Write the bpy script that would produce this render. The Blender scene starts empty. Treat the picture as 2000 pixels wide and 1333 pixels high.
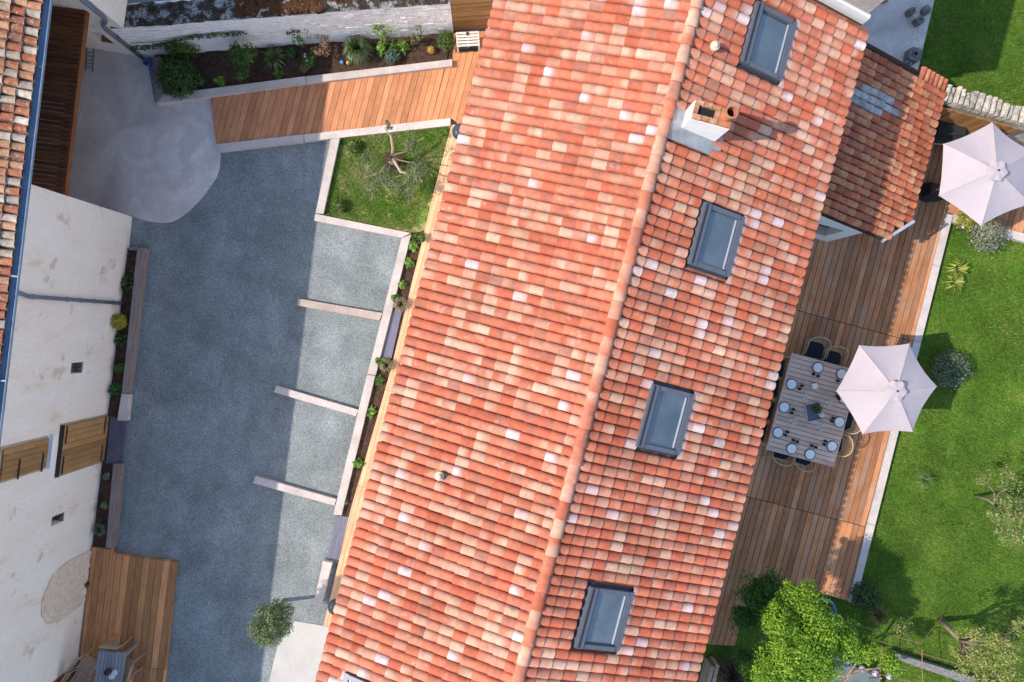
import bpy, math, random
import numpy as np
from mathutils import Vector, Matrix

random.seed(7)
rng = np.random.default_rng(11)
SC = bpy.context.scene
COL = SC.collection

# ------------------------------------------------------------------ camera, sky, sun
CAM_H, FOC = 18.0, 1386.0            # height above the courtyard; focal length in photo pixels (photo 2000 wide)
_d = Vector((-50.0, 21.0, -FOC)).normalized()
RC = _d.rotation_difference(Vector((0, 0, -1))).to_matrix()
cam_data = bpy.data.cameras.new('camera')
cam_data.sensor_fit = 'HORIZONTAL'
cam_data.sensor_width = 36.0
cam_data.lens = 36.0 * FOC / 2000.0
cam_data.clip_end = 2000.0
cam = bpy.data.objects.new('camera', cam_data)
COL.objects.link(cam)
cam.matrix_world = Matrix.Translation((0, 0, CAM_H)) @ RC.to_4x4()
SC.camera = cam

SUN_EL, SUN_AZ = math.radians(42.5), math.radians(6.5)     # shadows fall to the right and a little up
world = bpy.data.worlds.new('World')
SC.world = world
world.use_nodes = True
wn = world.node_tree.nodes
sky = wn.new('ShaderNodeTexSky')
sky.sky_type = 'NISHITA'
sky.sun_disc = False
sky.sun_elevation = SUN_EL
sky.sun_rotation = math.atan2(-math.cos(SUN_AZ), -math.sin(SUN_AZ))
sky.air_density = 1.0
sky.dust_density = 0.8
sky.ozone_density = 1.0
world.node_tree.links.new(sky.outputs['Color'], wn['Background'].inputs['Color'])
wn['Background'].inputs['Strength'].default_value = 0.15

sun_data = bpy.data.lights.new('sun', 'SUN')
sun_data.energy = 2.85
sun_data.angle = math.radians(0.55)
sun_data.color = (1.0, 0.91, 0.79)
sun = bpy.data.objects.new('sun', sun_data)
COL.objects.link(sun)
_tr = Vector((math.cos(SUN_AZ) * math.cos(SUN_EL), math.sin(SUN_AZ) * math.cos(SUN_EL), -math.sin(SUN_EL)))
sun.rotation_euler = _tr.to_track_quat('-Z', 'Y').to_euler()
sun.location = (-20, -4, 25)

SC.view_settings.view_transform = 'Standard'
SC.view_settings.look = 'None'
SC.view_settings.gamma = 1.0
SC.view_settings.use_curve_mapping = False
SC.view_settings.exposure = 0.97

# ------------------------------------------------------------------ geometry helpers
def ray(px, py):
    return RC @ Vector((px - 1000.0, 666.5 - py, -FOC))

def P(px, py, z=0.0):
    r = ray(px, py)
    return Vector((0, 0, CAM_H)) + r * ((z - CAM_H) / r.z)

def onplane(px, py, p0, n):
    r = ray(px, py)
    c = Vector((0, 0, CAM_H))
    return c + r * ((Vector(p0) - c).dot(n) / r.dot(n))

def pix(p):
    q = RC.transposed() @ (Vector(p) - Vector((0, 0, CAM_H)))
    return 1000.0 - q.x / q.z * FOC, 666.5 + q.y / q.z * FOC

def inframe(p, m=15):
    x, y = pix(p)
    return -m < x < 2000 + m and -m < y < 1333 + m

ANG = math.radians(-14.75)           # the house's own direction
HX = Vector((math.cos(ANG), math.sin(ANG), 0))
HY = Vector((-math.sin(ANG), math.cos(ANG), 0))
def Hw(x, y, z=0.0):
    return HX * x + HY * y + Vector((0, 0, z))
def toH(p):
    return p.x * HX.x + p.y * HX.y, p.x * HY.x + p.y * HY.y

ORG = {}
def org(o):
    return ORG.get(o.name, Vector((0, 0, 0)))

class MB:
    def __init__(s):
        s.v = []; s.f = []; s.c = []
    def add(s, verts, faces, cols=None):
        b = len(s.v)
        s.v += [tuple(v) for v in verts]
        s.f += [tuple(i + b for i in f) for f in faces]
        if cols is not None:
            s.c += [tuple(c)[:3] for c in cols]
        return s
    def box(s, c, size, rz=0.0, mat=None, col=None, jit=0.0):
        hx, hy, hz = size[0] / 2, size[1] / 2, size[2] / 2
        vs = [Vector((x, y, z)) for z in (-hz, hz) for y in (-hy, hy) for x in (-hx, hx)]
        M = mat if mat is not None else Matrix.Rotation(rz, 3, 'Z')
        vs = [M @ v + Vector(c) for v in vs]
        if jit:
            vs = [v + Vector((random.uniform(-jit, jit), random.uniform(-jit, jit), random.uniform(-jit, jit))) for v in vs]
        return s.add(vs, [(0, 2, 3, 1), (4, 5, 7, 6), (0, 1, 5, 4), (2, 6, 7, 3), (0, 4, 6, 2), (1, 3, 7, 5)],
                     None if col is None else [col] * 8)
    def prism(s, poly, z0, z1, col=None):
        n = len(poly)
        a = sum(poly[i][0] * poly[(i + 1) % n][1] - poly[(i + 1) % n][0] * poly[i][1] for i in range(n))
        if a < 0:
            poly = list(reversed(poly))
            if isinstance(z1, (list, tuple)): z1 = list(reversed(z1))
            if isinstance(z0, (list, tuple)): z0 = list(reversed(z0))
        Z1 = z1 if isinstance(z1, (list, tuple)) else [z1] * n
        Z0 = z0 if isinstance(z0, (list, tuple)) else [z0] * n
        vs = [(p[0], p[1], Z0[i]) for i, p in enumerate(poly)] + [(p[0], p[1], Z1[i]) for i, p in enumerate(poly)]
        fs = [tuple(range(n - 1, -1, -1)), tuple(range(n, 2 * n))]
        fs += [(i, (i + 1) % n, n + (i + 1) % n, n + i) for i in range(n)]
        return s.add(vs, fs, None if col is None else [col] * (2 * n))
    def tube(s, pts, r, seg=6, col=None, cap=True):
        pts = [Vector(p) for p in pts]
        n = len(pts)
        rs = r if isinstance(r, (list, tuple)) else [r] * n
        vs = []; fs = []
        prev = None
        for i, p in enumerate(pts):
            t = (pts[min(i + 1, n - 1)] - pts[max(i - 1, 0)])
            t = t.normalized() if t.length > 1e-9 else Vector((0, 0, 1))
            if prev is None:
                a = t.orthogonal().normalized()
            else:
                a = prev - t * prev.dot(t)
                a = a.normalized() if a.length > 1e-6 else t.orthogonal().normalized()
            prev = a
            b = t.cross(a)
            for k in range(seg):
                w = 2 * math.pi * k / seg
                vs.append(p + (a * math.cos(w) + b * math.sin(w)) * rs[i])
        for i in range(n - 1):
            for k in range(seg):
                fs.append((i * seg + k, i * seg + (k + 1) % seg, (i + 1) * seg + (k + 1) % seg, (i + 1) * seg + k))
        if cap:
            fs.append(tuple(range(seg - 1, -1, -1)))
            fs.append(tuple(range((n - 1) * seg, n * seg)))
        return s.add(vs, fs, None if col is None else [col] * len(vs))
    def lathe(s, prof, c=(0, 0, 0), seg=16, col=None):
        c = Vector(c)
        vs = []; fs = []
        n = len(prof)
        for (r, z) in prof:
            for k in range(seg):
                w = 2 * math.pi * k / seg
                vs.append(c + Vector((r * math.cos(w), r * math.sin(w), z)))
        for i in range(n - 1):
            for k in range(seg):
                fs.append((i * seg + k, i * seg + (k + 1) % seg, (i + 1) * seg + (k + 1) % seg, (i + 1) * seg + k))
        if prof[0][0] > 1e-4: fs.append(tuple(range(seg - 1, -1, -1)))
        if prof[-1][0] > 1e-4: fs.append(tuple(range((n - 1) * seg, n * seg)))
        return s.add(vs, fs, None if col is None else [col] * len(vs))
    def ball(s, c, r, seg=10, rings=6, col=None, jit=0.0):
        r = r if isinstance(r, (list, tuple)) else (r, r, r)
        c = Vector(c)
        vs = [c + Vector((0, 0, -r[2]))]
        for i in range(1, rings):
            a = -math.pi / 2 + math.pi * i / rings
            for k in range(seg):
                w = 2 * math.pi * k / seg
                q = 1 + random.uniform(-jit, jit)
                vs.append(c + Vector((r[0] * math.cos(a) * math.cos(w), r[1] * math.cos(a) * math.sin(w), r[2] * math.sin(a))) * q)
        vs.append(c + Vector((0, 0, r[2])))
        fs = [(0, 1 + (k + 1) % seg, 1 + k) for k in range(seg)]
        for i in range(rings - 2):
            for k in range(seg):
                fs.append((1 + i * seg + k, 1 + i * seg + (k + 1) % seg, 1 + (i + 1) * seg + (k + 1) % seg, 1 + (i + 1) * seg + k))
        t = len(vs) - 1
        fs += [(t, 1 + (rings - 2) * seg + k, 1 + (rings - 2) * seg + (k + 1) % seg) for k in range(seg)]
        if jit:
            vs = [v if isinstance(v, Vector) else Vector(v) for v in vs]
            vs = [c + (v - c) for v in vs]
        return s.add(vs, fs, None if col is None else [col] * len(vs))
    def mesh(s, name, off=Vector((0, 0, 0)), smooth=False):
        me = bpy.data.meshes.new(name)
        me.from_pydata([(v[0] - off.x, v[1] - off.y, v[2] - off.z) for v in s.v], [], s.f)
        if s.c and len(s.c) == len(s.v):
            at = me.color_attributes.new('tint', 'FLOAT_COLOR', 'POINT')
            arr = np.ones((len(s.v), 4), dtype=np.float32)
            arr[:, :3] = np.array(s.c, dtype=np.float32)
            at.data.foreach_set('color', arr.ravel())
        if smooth:
            me.polygons.foreach_set('use_smooth', [True] * len(me.polygons))
        me.update()
        return me
    def build(s, name, mat, parent=None, local=False, smooth=False, kind=None):
        V = np.array(s.v) if s.v else np.zeros((1, 3))
        if parent is not None:
            off = Vector((0, 0, 0)) if local else org(parent)
        elif local:
            off = Vector((0, 0, 0))
        else:
            mn, mx = V.min(0), V.max(0)
            off = Vector(((mn[0] + mx[0]) / 2, (mn[1] + mx[1]) / 2, mn[2]))
        me = s.mesh(name, off, smooth)
        me.materials.append(mat)
        o = bpy.data.objects.new(name, me)
        COL.objects.link(o)
        if parent is not None:
            o.parent = parent
            ORG[o.name] = Vector((0, 0, 0)) if local else org(parent)
        else:
            o.location = off
            ORG[o.name] = Vector(off)
        if kind: o['kind'] = kind
        return o

def tag(o, label, cat, group=None):
    o['label'] = label; o['category'] = cat
    if group: o['group'] = group
    return o
def thing(name, label, cat, loc, rotz=0.0, group=None):
    o = bpy.data.objects.new(name, None)
    o.empty_display_size = 0.2
    COL.objects.link(o)
    o.location = loc; o.rotation_euler = (0, 0, rotz)
    ORG[o.name] = Vector(loc)
    return tag(o, label, cat, group)
def structure(o):
    o['kind'] = 'structure'
    return o
def copy_tree(o, parent=None):
    c = o.copy(); COL.objects.link(c)
    if parent is not None: c.parent = parent
    ORG[c.name] = org(o)
    for ch in [x for x in o.children]:
        copy_tree(ch, c)
    return c
def clip(poly, p, n):
    """keep the part of a 2-D polygon where (q - p).n >= 0"""
    out = []
    m = len(poly)
    for i in range(m):
        a, b = poly[i], poly[(i + 1) % m]
        da = (a[0] - p[0]) * n[0] + (a[1] - p[1]) * n[1]
        db = (b[0] - p[0]) * n[0] + (b[1] - p[1]) * n[1]
        if da >= 0: out.append(a)
        if (da >= 0) != (db >= 0):
            t = da / (da - db)
            out.append((a[0] + (b[0] - a[0]) * t, a[1] + (b[1] - a[1]) * t))
    return out
def area(poly):
    return abs(sum(poly[i][0] * poly[(i + 1) % len(poly)][1] - poly[(i + 1) % len(poly)][0] * poly[i][1] for i in range(len(poly)))) / 2
def pxpoly(pts, z):
    return [tuple(P(x, y, z)[:2]) for x, y in pts]
def planks(parent, poly, ang, pitch, gap, z0, z1, mat, name='plank', joints=(), stagger=0.0, phase=0.0):
    """boards along direction ang, cut to the polygon, each an object under parent"""
    u = (math.cos(ang), math.sin(ang)); n = (-u[1], u[0])
    ts = [q[0] * n[0] + q[1] * n[1] for q in poly]
    ss = [q[0] * u[0] + q[1] * u[1] for q in poly]
    i0 = math.floor((min(ts) - phase) / pitch); i1 = math.ceil((max(ts) - phase) / pitch)
    for i in range(i0, i1):
        t0 = phase + i * pitch + gap / 2; t1 = phase + (i + 1) * pitch - gap / 2
        q = clip(poly, (n[0] * t0, n[1] * t0), n)
        if len(q) < 3: continue
        q = clip(q, (n[0] * t1, n[1] * t1), (-n[0], -n[1]))
        if len(q) < 3: continue
        cuts = [min(ss) - 1] + [j + random.uniform(-stagger, stagger) for j in joints] + [max(ss) + 1]
        for a, b in zip(cuts[:-1], cuts[1:]):
            w = clip(q, (u[0] * (a + gap / 2), u[1] * (a + gap / 2)), u)
            if len(w) < 3: continue
            w = clip(w, (u[0] * (b - gap / 2), u[1] * (b - gap / 2)), (-u[0], -u[1]))
            if len(w) < 3 or area(w) < 0.002: continue
            dz = random.uniform(-0.002, 0.002)
            MB().prism(w, z0, z1 + dz).build(name, mat, parent)

# ------------------------------------------------------------------ materials
def newmat(name, rough=0.85, spec=0.3):
    m = bpy.data.materials.new(name)
    m.use_nodes = True
    nt = m.node_tree
    b = nt.nodes['Principled BSDF']
    b.inputs['Roughness'].default_value = rough
    b.inputs['Specular IOR Level'].default_value = spec
    return m, nt, b
def nd(nt, t, **kw):
    n = nt.nodes.new(t)
    for k, v in kw.items():
        if k in n.inputs: n.inputs[k].default_value = v
        else: setattr(n, k, v)
    return n
def ramp(nt, fac, stops, interp='LINEAR'):
    r = nt.nodes.new('ShaderNodeValToRGB')
    r.color_ramp.interpolation = interp
    e = r.color_ramp.elements
    while len(e) < len(stops): e.new(0.5)
    for i, (p, c) in enumerate(stops):
        e[i].position = p
        e[i].color = (c, c, c, 1) if isinstance(c, (int, float)) else (c[0], c[1], c[2], 1)
    nt.links.new(fac, r.inputs['Fac'])
    return r.outputs['Color']
def mixc(nt, a, b, fac, mode='MIX'):
    n = nt.nodes.new('ShaderNodeMix')
    n.data_type = 'RGBA'; n.blend_type = mode; n.clamp_result = False
    for sock, val in ((n.inputs[0], fac), (n.inputs[6], a), (n.inputs[7], b)):
        if hasattr(val, 'is_linked') or hasattr(val, 'links'):
            nt.links.new(val, sock)
        elif isinstance(val, (int, float)):
            sock.default_value = val if sock.type == 'VALUE' else (val, val, val, 1)
        else:
            sock.default_value = (val[0], val[1], val[2], 1)
    return n.outputs[2]
def coords(nt, ang=0.0, scale=(1, 1, 1), rand=True, kind='Object'):
    tc = nt.nodes.new('ShaderNodeTexCoord')
    mp = nt.nodes.new('ShaderNodeMapping')
    mp.vector_type = 'TEXTURE'
    mp.inputs['Rotation'].default_value = (0, 0, ang)
    mp.inputs['Scale'].default_value = tuple(1.0 / s for s in scale)
    nt.links.new(tc.outputs[kind], mp.inputs['Vector'])
    if not rand: return mp.outputs['Vector']
    oi = nt.nodes.new('ShaderNodeObjectInfo')
    mu = nd(nt, 'ShaderNodeMath', operation='MULTIPLY'); mu.inputs[1].default_value = 57.0
    nt.links.new(oi.outputs['Random'], mu.inputs[0])
    ad = nd(nt, 'ShaderNodeVectorMath', operation='ADD')
    nt.links.new(mp.outputs['Vector'], ad.inputs[0]); nt.links.new(mu.outputs[0], ad.inputs[1])
    return ad.outputs[0]
def noise(nt, vec, scale, detail=4.0, rough=0.6):
    n = nd(nt, 'ShaderNodeTexNoise', Scale=scale, Detail=detail, Roughness=rough)
    nt.links.new(vec, n.inputs['Vector'])
    return n.outputs['Fac']
def bump(nt, b, h, strength, dist=0.01):
    n = nd(nt, 'ShaderNodeBump', Strength=strength, Distance=dist)
    nt.links.new(h, n.inputs['Height'])
    nt.links.new(n.outputs['Normal'], b.inputs['Normal'])
def tintnode(nt):
    a = nt.nodes.new('ShaderNodeVertexColor'); a.layer_name = 'tint'
    return a.outputs['Color']
def objrand(nt, lo, hi):
    oi = nt.nodes.new('ShaderNodeObjectInfo')
    r = nd(nt, 'ShaderNodeMapRange'); r.inputs['To Min'].default_value = lo; r.inputs['To Max'].default_value = hi
    nt.links.new(oi.outputs['Random'], r.inputs['Value'])
    return r.outputs['Result']

def mottled(name, stops, scale, rough=0.85, fine=None, bumps=None, rand=None, ang=0.0, stretch=(1, 1, 1), spec=0.25, spots=None, big=None, randc=True):
    m, nt, b = newmat(name, rough, spec)
    v = coords(nt, ang, stretch, randc)
    c = ramp(nt, noise(nt, v, scale, 5, 0.62), stops)
    if big:      # (scale, lo, hi) broad tonal drift
        c = mixc(nt, c, ramp(nt, noise(nt, coords(nt, 0, (1, 1, 1), False), big[0], 3), [(0.35, big[1]), (0.65, big[2])]), 1.0, 'MULTIPLY')
    if fine:     # (scale, lo, hi)
        c = mixc(nt, c, ramp(nt, noise(nt, v, fine[0], 3, 0.7), [(0.3, fine[1]), (0.7, fine[2])]), 1.0, 'MULTIPLY')
    if rand:
        c = mixc(nt, c, objrand(nt, *rand), 1.0, 'MULTIPLY')
    if spots:    # (scale, threshold, colour, amount)
        k = ramp(nt, noise(nt, coords(nt, 0, (1, 1, 1), randc), spots[0], 5, 0.65), [(spots[1], 0.0), (spots[1] + 0.06, spots[3])])
        c = mixc(nt, c, spots[2], k)
    nt.links.new(c, b.inputs['Base Color'])
    if bumps: bump(nt, b, noise(nt, v, bumps[0], 4, 0.7), bumps[1], bumps[2])
    return m
def plain(name, c, rough=0.6, metal=0.0, spec=0.4, rand=None, fine=None):
    m, nt, b = newmat(name, rough, spec)
    b.inputs['Metallic'].default_value = metal
    k = ramp(nt, noise(nt, coords(nt), fine[0] if fine else 9.0, 3), [(0.3, tuple(x * (fine[1] if fine else 0.9) for x in c)), (0.7, tuple(x * (fine[2] if fine else 1.06) for x in c))])
    if rand: k = mixc(nt, k, objrand(nt, *rand), 1.0, 'MULTIPLY')
    nt.links.new(k, b.inputs['Base Color'])
    return m
def wood(name, c0, c1, ang, rand=(0.75, 1.15), rough=0.75, knots=True, grey=None):
    m, nt, b = newmat(name, rough, 0.25)
    v = coords(nt, ang, (1.6, 26, 26))
    c = ramp(nt, noise(nt, v, 1.0, 5, 0.65), [(0.25, c0), (0.75, c1)])
    v2 = coords(nt, ang, (1, 1, 1))
    c = mixc(nt, c, ramp(nt, noise(nt, v2, 2.2, 3), [(0.3, 0.84), (0.7, 1.12)]), 1.0, 'MULTIPLY')
    if grey:
        c = mixc(nt, c, grey, ramp(nt, noise(nt, v2, 1.1, 4), [(0.45, 0.0), (0.7, 0.65)]))
    if knots:
        vo = nd(nt, 'ShaderNodeTexVoronoi', Scale=3.4)
        nt.links.new(coords(nt, ang, (0.8, 1.5, 1)), vo.inputs['Vector'])
        c = mixc(nt, c, tuple(x * 0.35 for x in c0), ramp(nt, vo.outputs['Distance'], [(0.03, 0.75), (0.09, 0.0)]))
    c = mixc(nt, c, objrand(nt, *rand), 1.0, 'MULTIPLY')
    nt.links.new(c, b.inputs['Base Color'])
    bump(nt, b, noise(nt, v, 1.0, 5, 0.7), 0.35, 0.004)
    return m
def leafmat(name, transl=0.3):
    m, nt, b = newmat(name, 0.55, 0.25)
    t = tintnode(nt)
    nt.links.new(t, b.inputs['Base Color'])
    tr = nt.nodes.new('ShaderNodeBsdfTranslucent')
    nt.links.new(t, tr.inputs['Color'])
    mx = nt.nodes.new('ShaderNodeMixShader'); mx.inputs[0].default_value = transl
    nt.links.new(b.outputs[0], mx.inputs[1]); nt.links.new(tr.outputs[0], mx.inputs[2])
    nt.links.new(mx.outputs[0], nt.nodes['Material Output'].inputs['Surface'])
    return m
def tilemat(name, lichen=None, fine=(0.82, 1.14)):
    m, nt, b = newmat(name, 0.8, 0.2)
    v = nt.nodes.new('ShaderNodeNewGeometry').outputs['Position']
    c = tintnode(nt)
    c = mixc(nt, c, ramp(nt, noise(nt, v, 0.55, 4, 0.6), [(0.32, (0.86, 0.84, 0.82)), (0.68, (1.10, 1.10, 1.12))]), 1.0, 'MULTIPLY')
    c = mixc(nt, c, ramp(nt, noise(nt, v, 9.0, 4, 0.65), [(0.3, fine[0]), (0.7, fine[1])]), 1.0, 'MULTIPLY')
    c = mixc(nt, c, ramp(nt, noise(nt, v, 70.0, 3, 0.6), [(0.3, 0.9), (0.7, 1.08)]), 1.0, 'MULTIPLY')
    st = coords(nt, ANG, (0.45, 5.0, 1.0), False)
    c = mixc(nt, c, ramp(nt, noise(nt, st, 1.0, 4, 0.6), [(0.3, (0.87, 0.86, 0.86)), (0.7, (1.08, 1.08, 1.08))]), 1.0, 'MULTIPLY')
    if lichen:
        for (sc, th, col, am) in lichen:
            c = mixc(nt, c, col, ramp(nt, noise(nt, v, sc, 5, 0.7), [(th, 0.0), (th + 0.07, am)]))
    nt.links.new(c, b.inputs['Base Color'])
    bump(nt, b, noise(nt, v, 45.0, 4, 0.7), 0.3, 0.006)
    return m

BARN_ANG = math.radians(-7.3)
MT = {}
MT['tile'] = tilemat('terracotta', lichen=[(3.2, 0.60, (0.60, 0.42, 0.34), 0.35), (5.5, 0.62, (0.22, 0.11, 0.085), 0.45), (30.0, 0.66, (0.5, 0.42, 0.36), 0.5)])
MT['tile_old'] = tilemat('weathered terracotta', lichen=[(16.0, 0.56, (0.48, 0.44, 0.38), 0.75), (23.0, 0.60, (0.05, 0.045, 0.04), 0.7)], fine=(0.6, 1.25))
MT['tile_moss'] = tilemat('mossy terracotta', lichen=[(17.0, 0.66, (0.46, 0.36, 0.30), 0.5), (10.0, 0.58, (0.10, 0.05, 0.04), 0.6)], fine=(0.65, 1.25))
MT['underlay'] = mottled('roof underlay', [(0.3, (0.05, 0.026, 0.02)), (0.7, (0.11, 0.05, 0.035))], 8)
MT['mortar'] = mottled('ridge mortar', [(0.3, (0.16, 0.08, 0.06)), (0.7, (0.30, 0.16, 0.12))], 12, bumps=(40, 0.5, 0.01))
MT['gutter'] = plain('painted zinc gutter', (0.21, 0.29, 0.40), 0.4, 0.2, 0.5, fine=(3.0, 0.8, 1.15))
MT['pipe'] = plain('zinc downpipe', (0.17, 0.20, 0.25), 0.5, 0.2, 0.5, fine=(4.0, 0.8, 1.15))
MT['zinc'] = plain('zinc sheet', (0.33, 0.34, 0.36), 0.45, 0.35, 0.5, fine=(5.0, 0.8, 1.2))
MT['plaster_old'] = mottled('old limewashed plaster', [(0.26, (0.78, 0.58, 0.42)), (0.40, (0.91, 0.78, 0.68)), (0.68, (0.94, 0.84, 0.765))], 1.3, 0.92, stretch=(1.5, 1.5, 0.6),
                            fine=(17.0, 0.92, 1.03), bumps=(16, 0.8, 0.035), spots=(1.5, 0.60, (0.56, 0.42, 0.28), 0.6), randc=False)
MT['plaster'] = mottled('white plaster', [(0.3, (0.72, 0.71, 0.69)), (0.7, (0.80, 0.79, 0.77))], 3.0, 0.9, bumps=(40, 0.2, 0.01))
MT['stone_white'] = mottled('whitewashed stone', [(0.25, (0.76, 0.68, 0.62)), (0.5, (0.88, 0.83, 0.80)), (0.75, (0.92, 0.89, 0.87))], 5.0, 0.92, fine=(26, 0.92, 1.04), bumps=(30, 0.6, 0.012), randc=False)
MT['wall_top'] = mottled('lichen covered wall top', [(0.30, (0.015, 0.013, 0.010)), (0.50, (0.07, 0.055, 0.042)), (0.58, (0.26, 0.25, 0.25)), (0.78, (0.48, 0.48, 0.50))], 5.5, 0.95,
                         fine=(22, 0.5, 1.3), bumps=(16, 0.9, 0.06), randc=False)
MT['moss'] = mottled('rust brown moss', [(0.3, (0.045, 0.018, 0.007)), (0.6, (0.13, 0.052, 0.018)), (0.85, (0.10, 0.06, 0.02))], 9, 0.95, fine=(40, 0.6, 1.3), bumps=(45, 1.0, 0.04))
MT['render_grey'] = mottled('rough grey render', [(0.3, (0.34, 0.31, 0.28)), (0.7, (0.52, 0.48, 0.44))], 6, 0.95, fine=(34, 0.75, 1.2), bumps=(45, 0.9, 0.03), randc=False)
MT['concrete'] = mottled('smooth concrete', [(0.3, (0.56, 0.49, 0.46)), (0.55, (0.68, 0.60, 0.56)), (0.75, (0.77, 0.69, 0.65))], 1.1, 0.7, fine=(7, 0.92, 1.06), big=(0.8, 0.80, 1.12), spots=(0.9, 0.54, (0.48, 0.43, 0.40), 0.5), bumps=(60, 0.15, 0.004), randc=False)
MT['concrete_pale'] = mottled('pale concrete pad', [(0.3, (0.43, 0.405, 0.375)), (0.7, (0.51, 0.485, 0.45))], 2.0, 0.8, fine=(20, 0.94, 1.05), randc=False)
MT['sleeper'] = mottled('pale concrete sleeper', [(0.25, (0.44, 0.37, 0.34)), (0.55, (0.56, 0.49, 0.455)), (0.8, (0.64, 0.57, 0.53))], 2.6, 0.85, fine=(30, 0.82, 1.1), rand=(0.9, 1.08), bumps=(40, 0.4, 0.01))
MT['sleeper_dark'] = mottled('weathered timber sleeper', [(0.25, (0.20, 0.14, 0.12)), (0.6, (0.32, 0.25, 0.23)), (0.85, (0.38, 0.31, 0.28))], 2.2, 0.85, fine=(30, 0.75, 1.15), rand=(0.85, 1.1), ang=BARN_ANG, stretch=(9, 1, 9), bumps=(10, 0.4, 0.01))
MT['slate'] = mottled('slate slab', [(0.3, (0.12, 0.115, 0.16)), (0.7, (0.19, 0.185, 0.24))], 3, 0.6, ang=ANG, stretch=(9, 1.0, 5), fine=(20, 0.85, 1.1), bumps=(8, 0.3, 0.006))
MT['slate_dark'] = mottled('dark slate step', [(0.3, (0.09, 0.085, 0.12)), (0.7, (0.14, 0.13, 0.17))], 3, 0.6, fine=(20, 0.85, 1.1))
MT['soil'] = mottled('bed soil', [(0.3, (0.035, 0.020, 0.014)), (0.7, (0.115, 0.065, 0.045))], 9, 0.95, fine=(50, 0.5, 1.5), bumps=(40, 1.0, 0.03), randc=False)
MT['walk'] = wood('larch walkway boards', (0.46, 0.18, 0.08), (0.60, 0.275, 0.135), ANG + math.pi / 2, (0.80, 1.16))
MT['strip'] = wood('pale larch boards', (0.58, 0.33, 0.175), (0.72, 0.455, 0.27), ANG + math.pi / 2, (0.92, 1.1))
MT['deck'] = wood('weathered terrace boards', (0.40, 0.16, 0.068), (0.66, 0.30, 0.138), ANG + math.pi / 2, (0.6, 1.15), knots=False, grey=(0.46, 0.31, 0.22))
MT['deck_left'] = wood('brown terrace boards', (0.36, 0.155, 0.065), (0.64, 0.30, 0.125), BARN_ANG + math.pi / 2, (0.62, 1.35))
MT['slat_red'] = wood('dark red slats', (0.12, 0.036, 0.015), (0.24, 0.085, 0.034), BARN_ANG, (0.65, 1.2), knots=False)
MT['fence_wood'] = wood('stained fence wood', (0.27, 0.125, 0.045), (0.40, 0.20, 0.08), 0.0, (0.7, 1.2), knots=False)
MT['shutter'] = wood('oiled shutter boards', (0.30, 0.155, 0.06), (0.46, 0.26, 0.11), BARN_ANG, (0.75, 1.15))
MT['board'] = wood('old timber', (0.36, 0.26, 0.19), (0.50, 0.38, 0.29), 1.3, (0.85, 1.1), knots=False)
MT['crate'] = plain('grey painted crate wood', (0.62, 0.58, 0.53), 0.8, rand=(0.85, 1.05))
MT['iron'] = plain('black iron', (0.03, 0.03, 0.032), 0.5, 0.3)
MT['lamp_dark'] = plain('dark enamel', (0.035, 0.045, 0.06), 0.3, 0.0, 0.5)
MT['frame'] = plain('grey aluminium', (0.135, 0.14, 0.165), 0.45, 0.3, 0.5)
MT['frame_light'] = plain('light aluminium edge', (0.45, 0.48, 0.55), 0.4, 0.3, 0.5)
MT['black'] = plain('black rubber', (0.02, 0.02, 0.022), 0.7)
MT['fabric'] = mottled('pale umbrella cloth', [(0.3, (0.42, 0.36, 0.38)), (0.7, (0.46, 0.395, 0.415))], 4, 0.9, randc=False)
MT['rattan'] = plain('rattan', (0.48, 0.35, 0.20), 0.7)
MT['cushion'] = plain('navy cushion', (0.012, 0.016, 0.030), 0.9)
MT['table'] = wood('taupe composite slats', (0.58, 0.39, 0.305), (0.70, 0.50, 0.40), ANG, (0.85, 1.1), knots=False)
MT['table_grey'] = plain('grey slatted table', (0.25, 0.25, 0.27), 0.6, rand=(0.9, 1.08))
MT['pale_wood'] = plain('pale chair wood', (0.40, 0.27, 0.18), 0.7, rand=(0.85, 1.1))
MT['china'] = plain('white china', (0.85, 0.82, 0.78), 0.2, spec=0.5)
MT['placemat'] = plain('grey placemat', (0.17, 0.19, 0.23), 0.8)
MT['smoke_glass'] = plain('smoked glass', (0.03, 0.028, 0.028), 0.08, spec=0.6)
MT['brick'] = mottled('old brick', [(0.3, (0.30, 0.12, 0.06)), (0.5, (0.42, 0.20, 0.11)), (0.75, (0.52, 0.36, 0.24))], 9, 0.9, fine=(40, 0.75, 1.2), rand=(0.8, 1.2), bumps=(40, 0.5, 0.01))
MT['cream'] = plain('cream terracotta', (0.62, 0.50, 0.36), 0.8)
MT['clay'] = mottled('clay pot', [(0.3, (0.34, 0.12, 0.06)), (0.7, (0.45, 0.19, 0.10))], 8, 0.85)
MT['soot_and_hole_dark'] = plain('soot_and_hole_dark', (0.012, 0.011, 0.010), 0.95)  # soot of the flue, and painted dark inside the carved stone holes
MT['rubble'] = mottled('limestone', [(0.25, (0.28, 0.24, 0.20)), (0.5, (0.48, 0.43, 0.36)), (0.78, (0.62, 0.57, 0.50))], 6, 0.95, fine=(24, 0.65, 1.2), rand=(0.75, 1.15), bumps=(18, 0.9, 0.03))
MT['infill'] = mottled('exposed rubble', [(0.3, (0.78, 0.59, 0.44)), (0.7, (0.92, 0.76, 0.62))], 8, 0.95, fine=(30, 0.7, 1.15), bumps=(24, 0.9, 0.03), randc=False)
MT['infill_joint'] = mottled('rubble joints', [(0.3, (0.66, 0.50, 0.38)), (0.7, (0.82, 0.66, 0.53))], 8, 0.95, bumps=(24, 0.9, 0.03))
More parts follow.
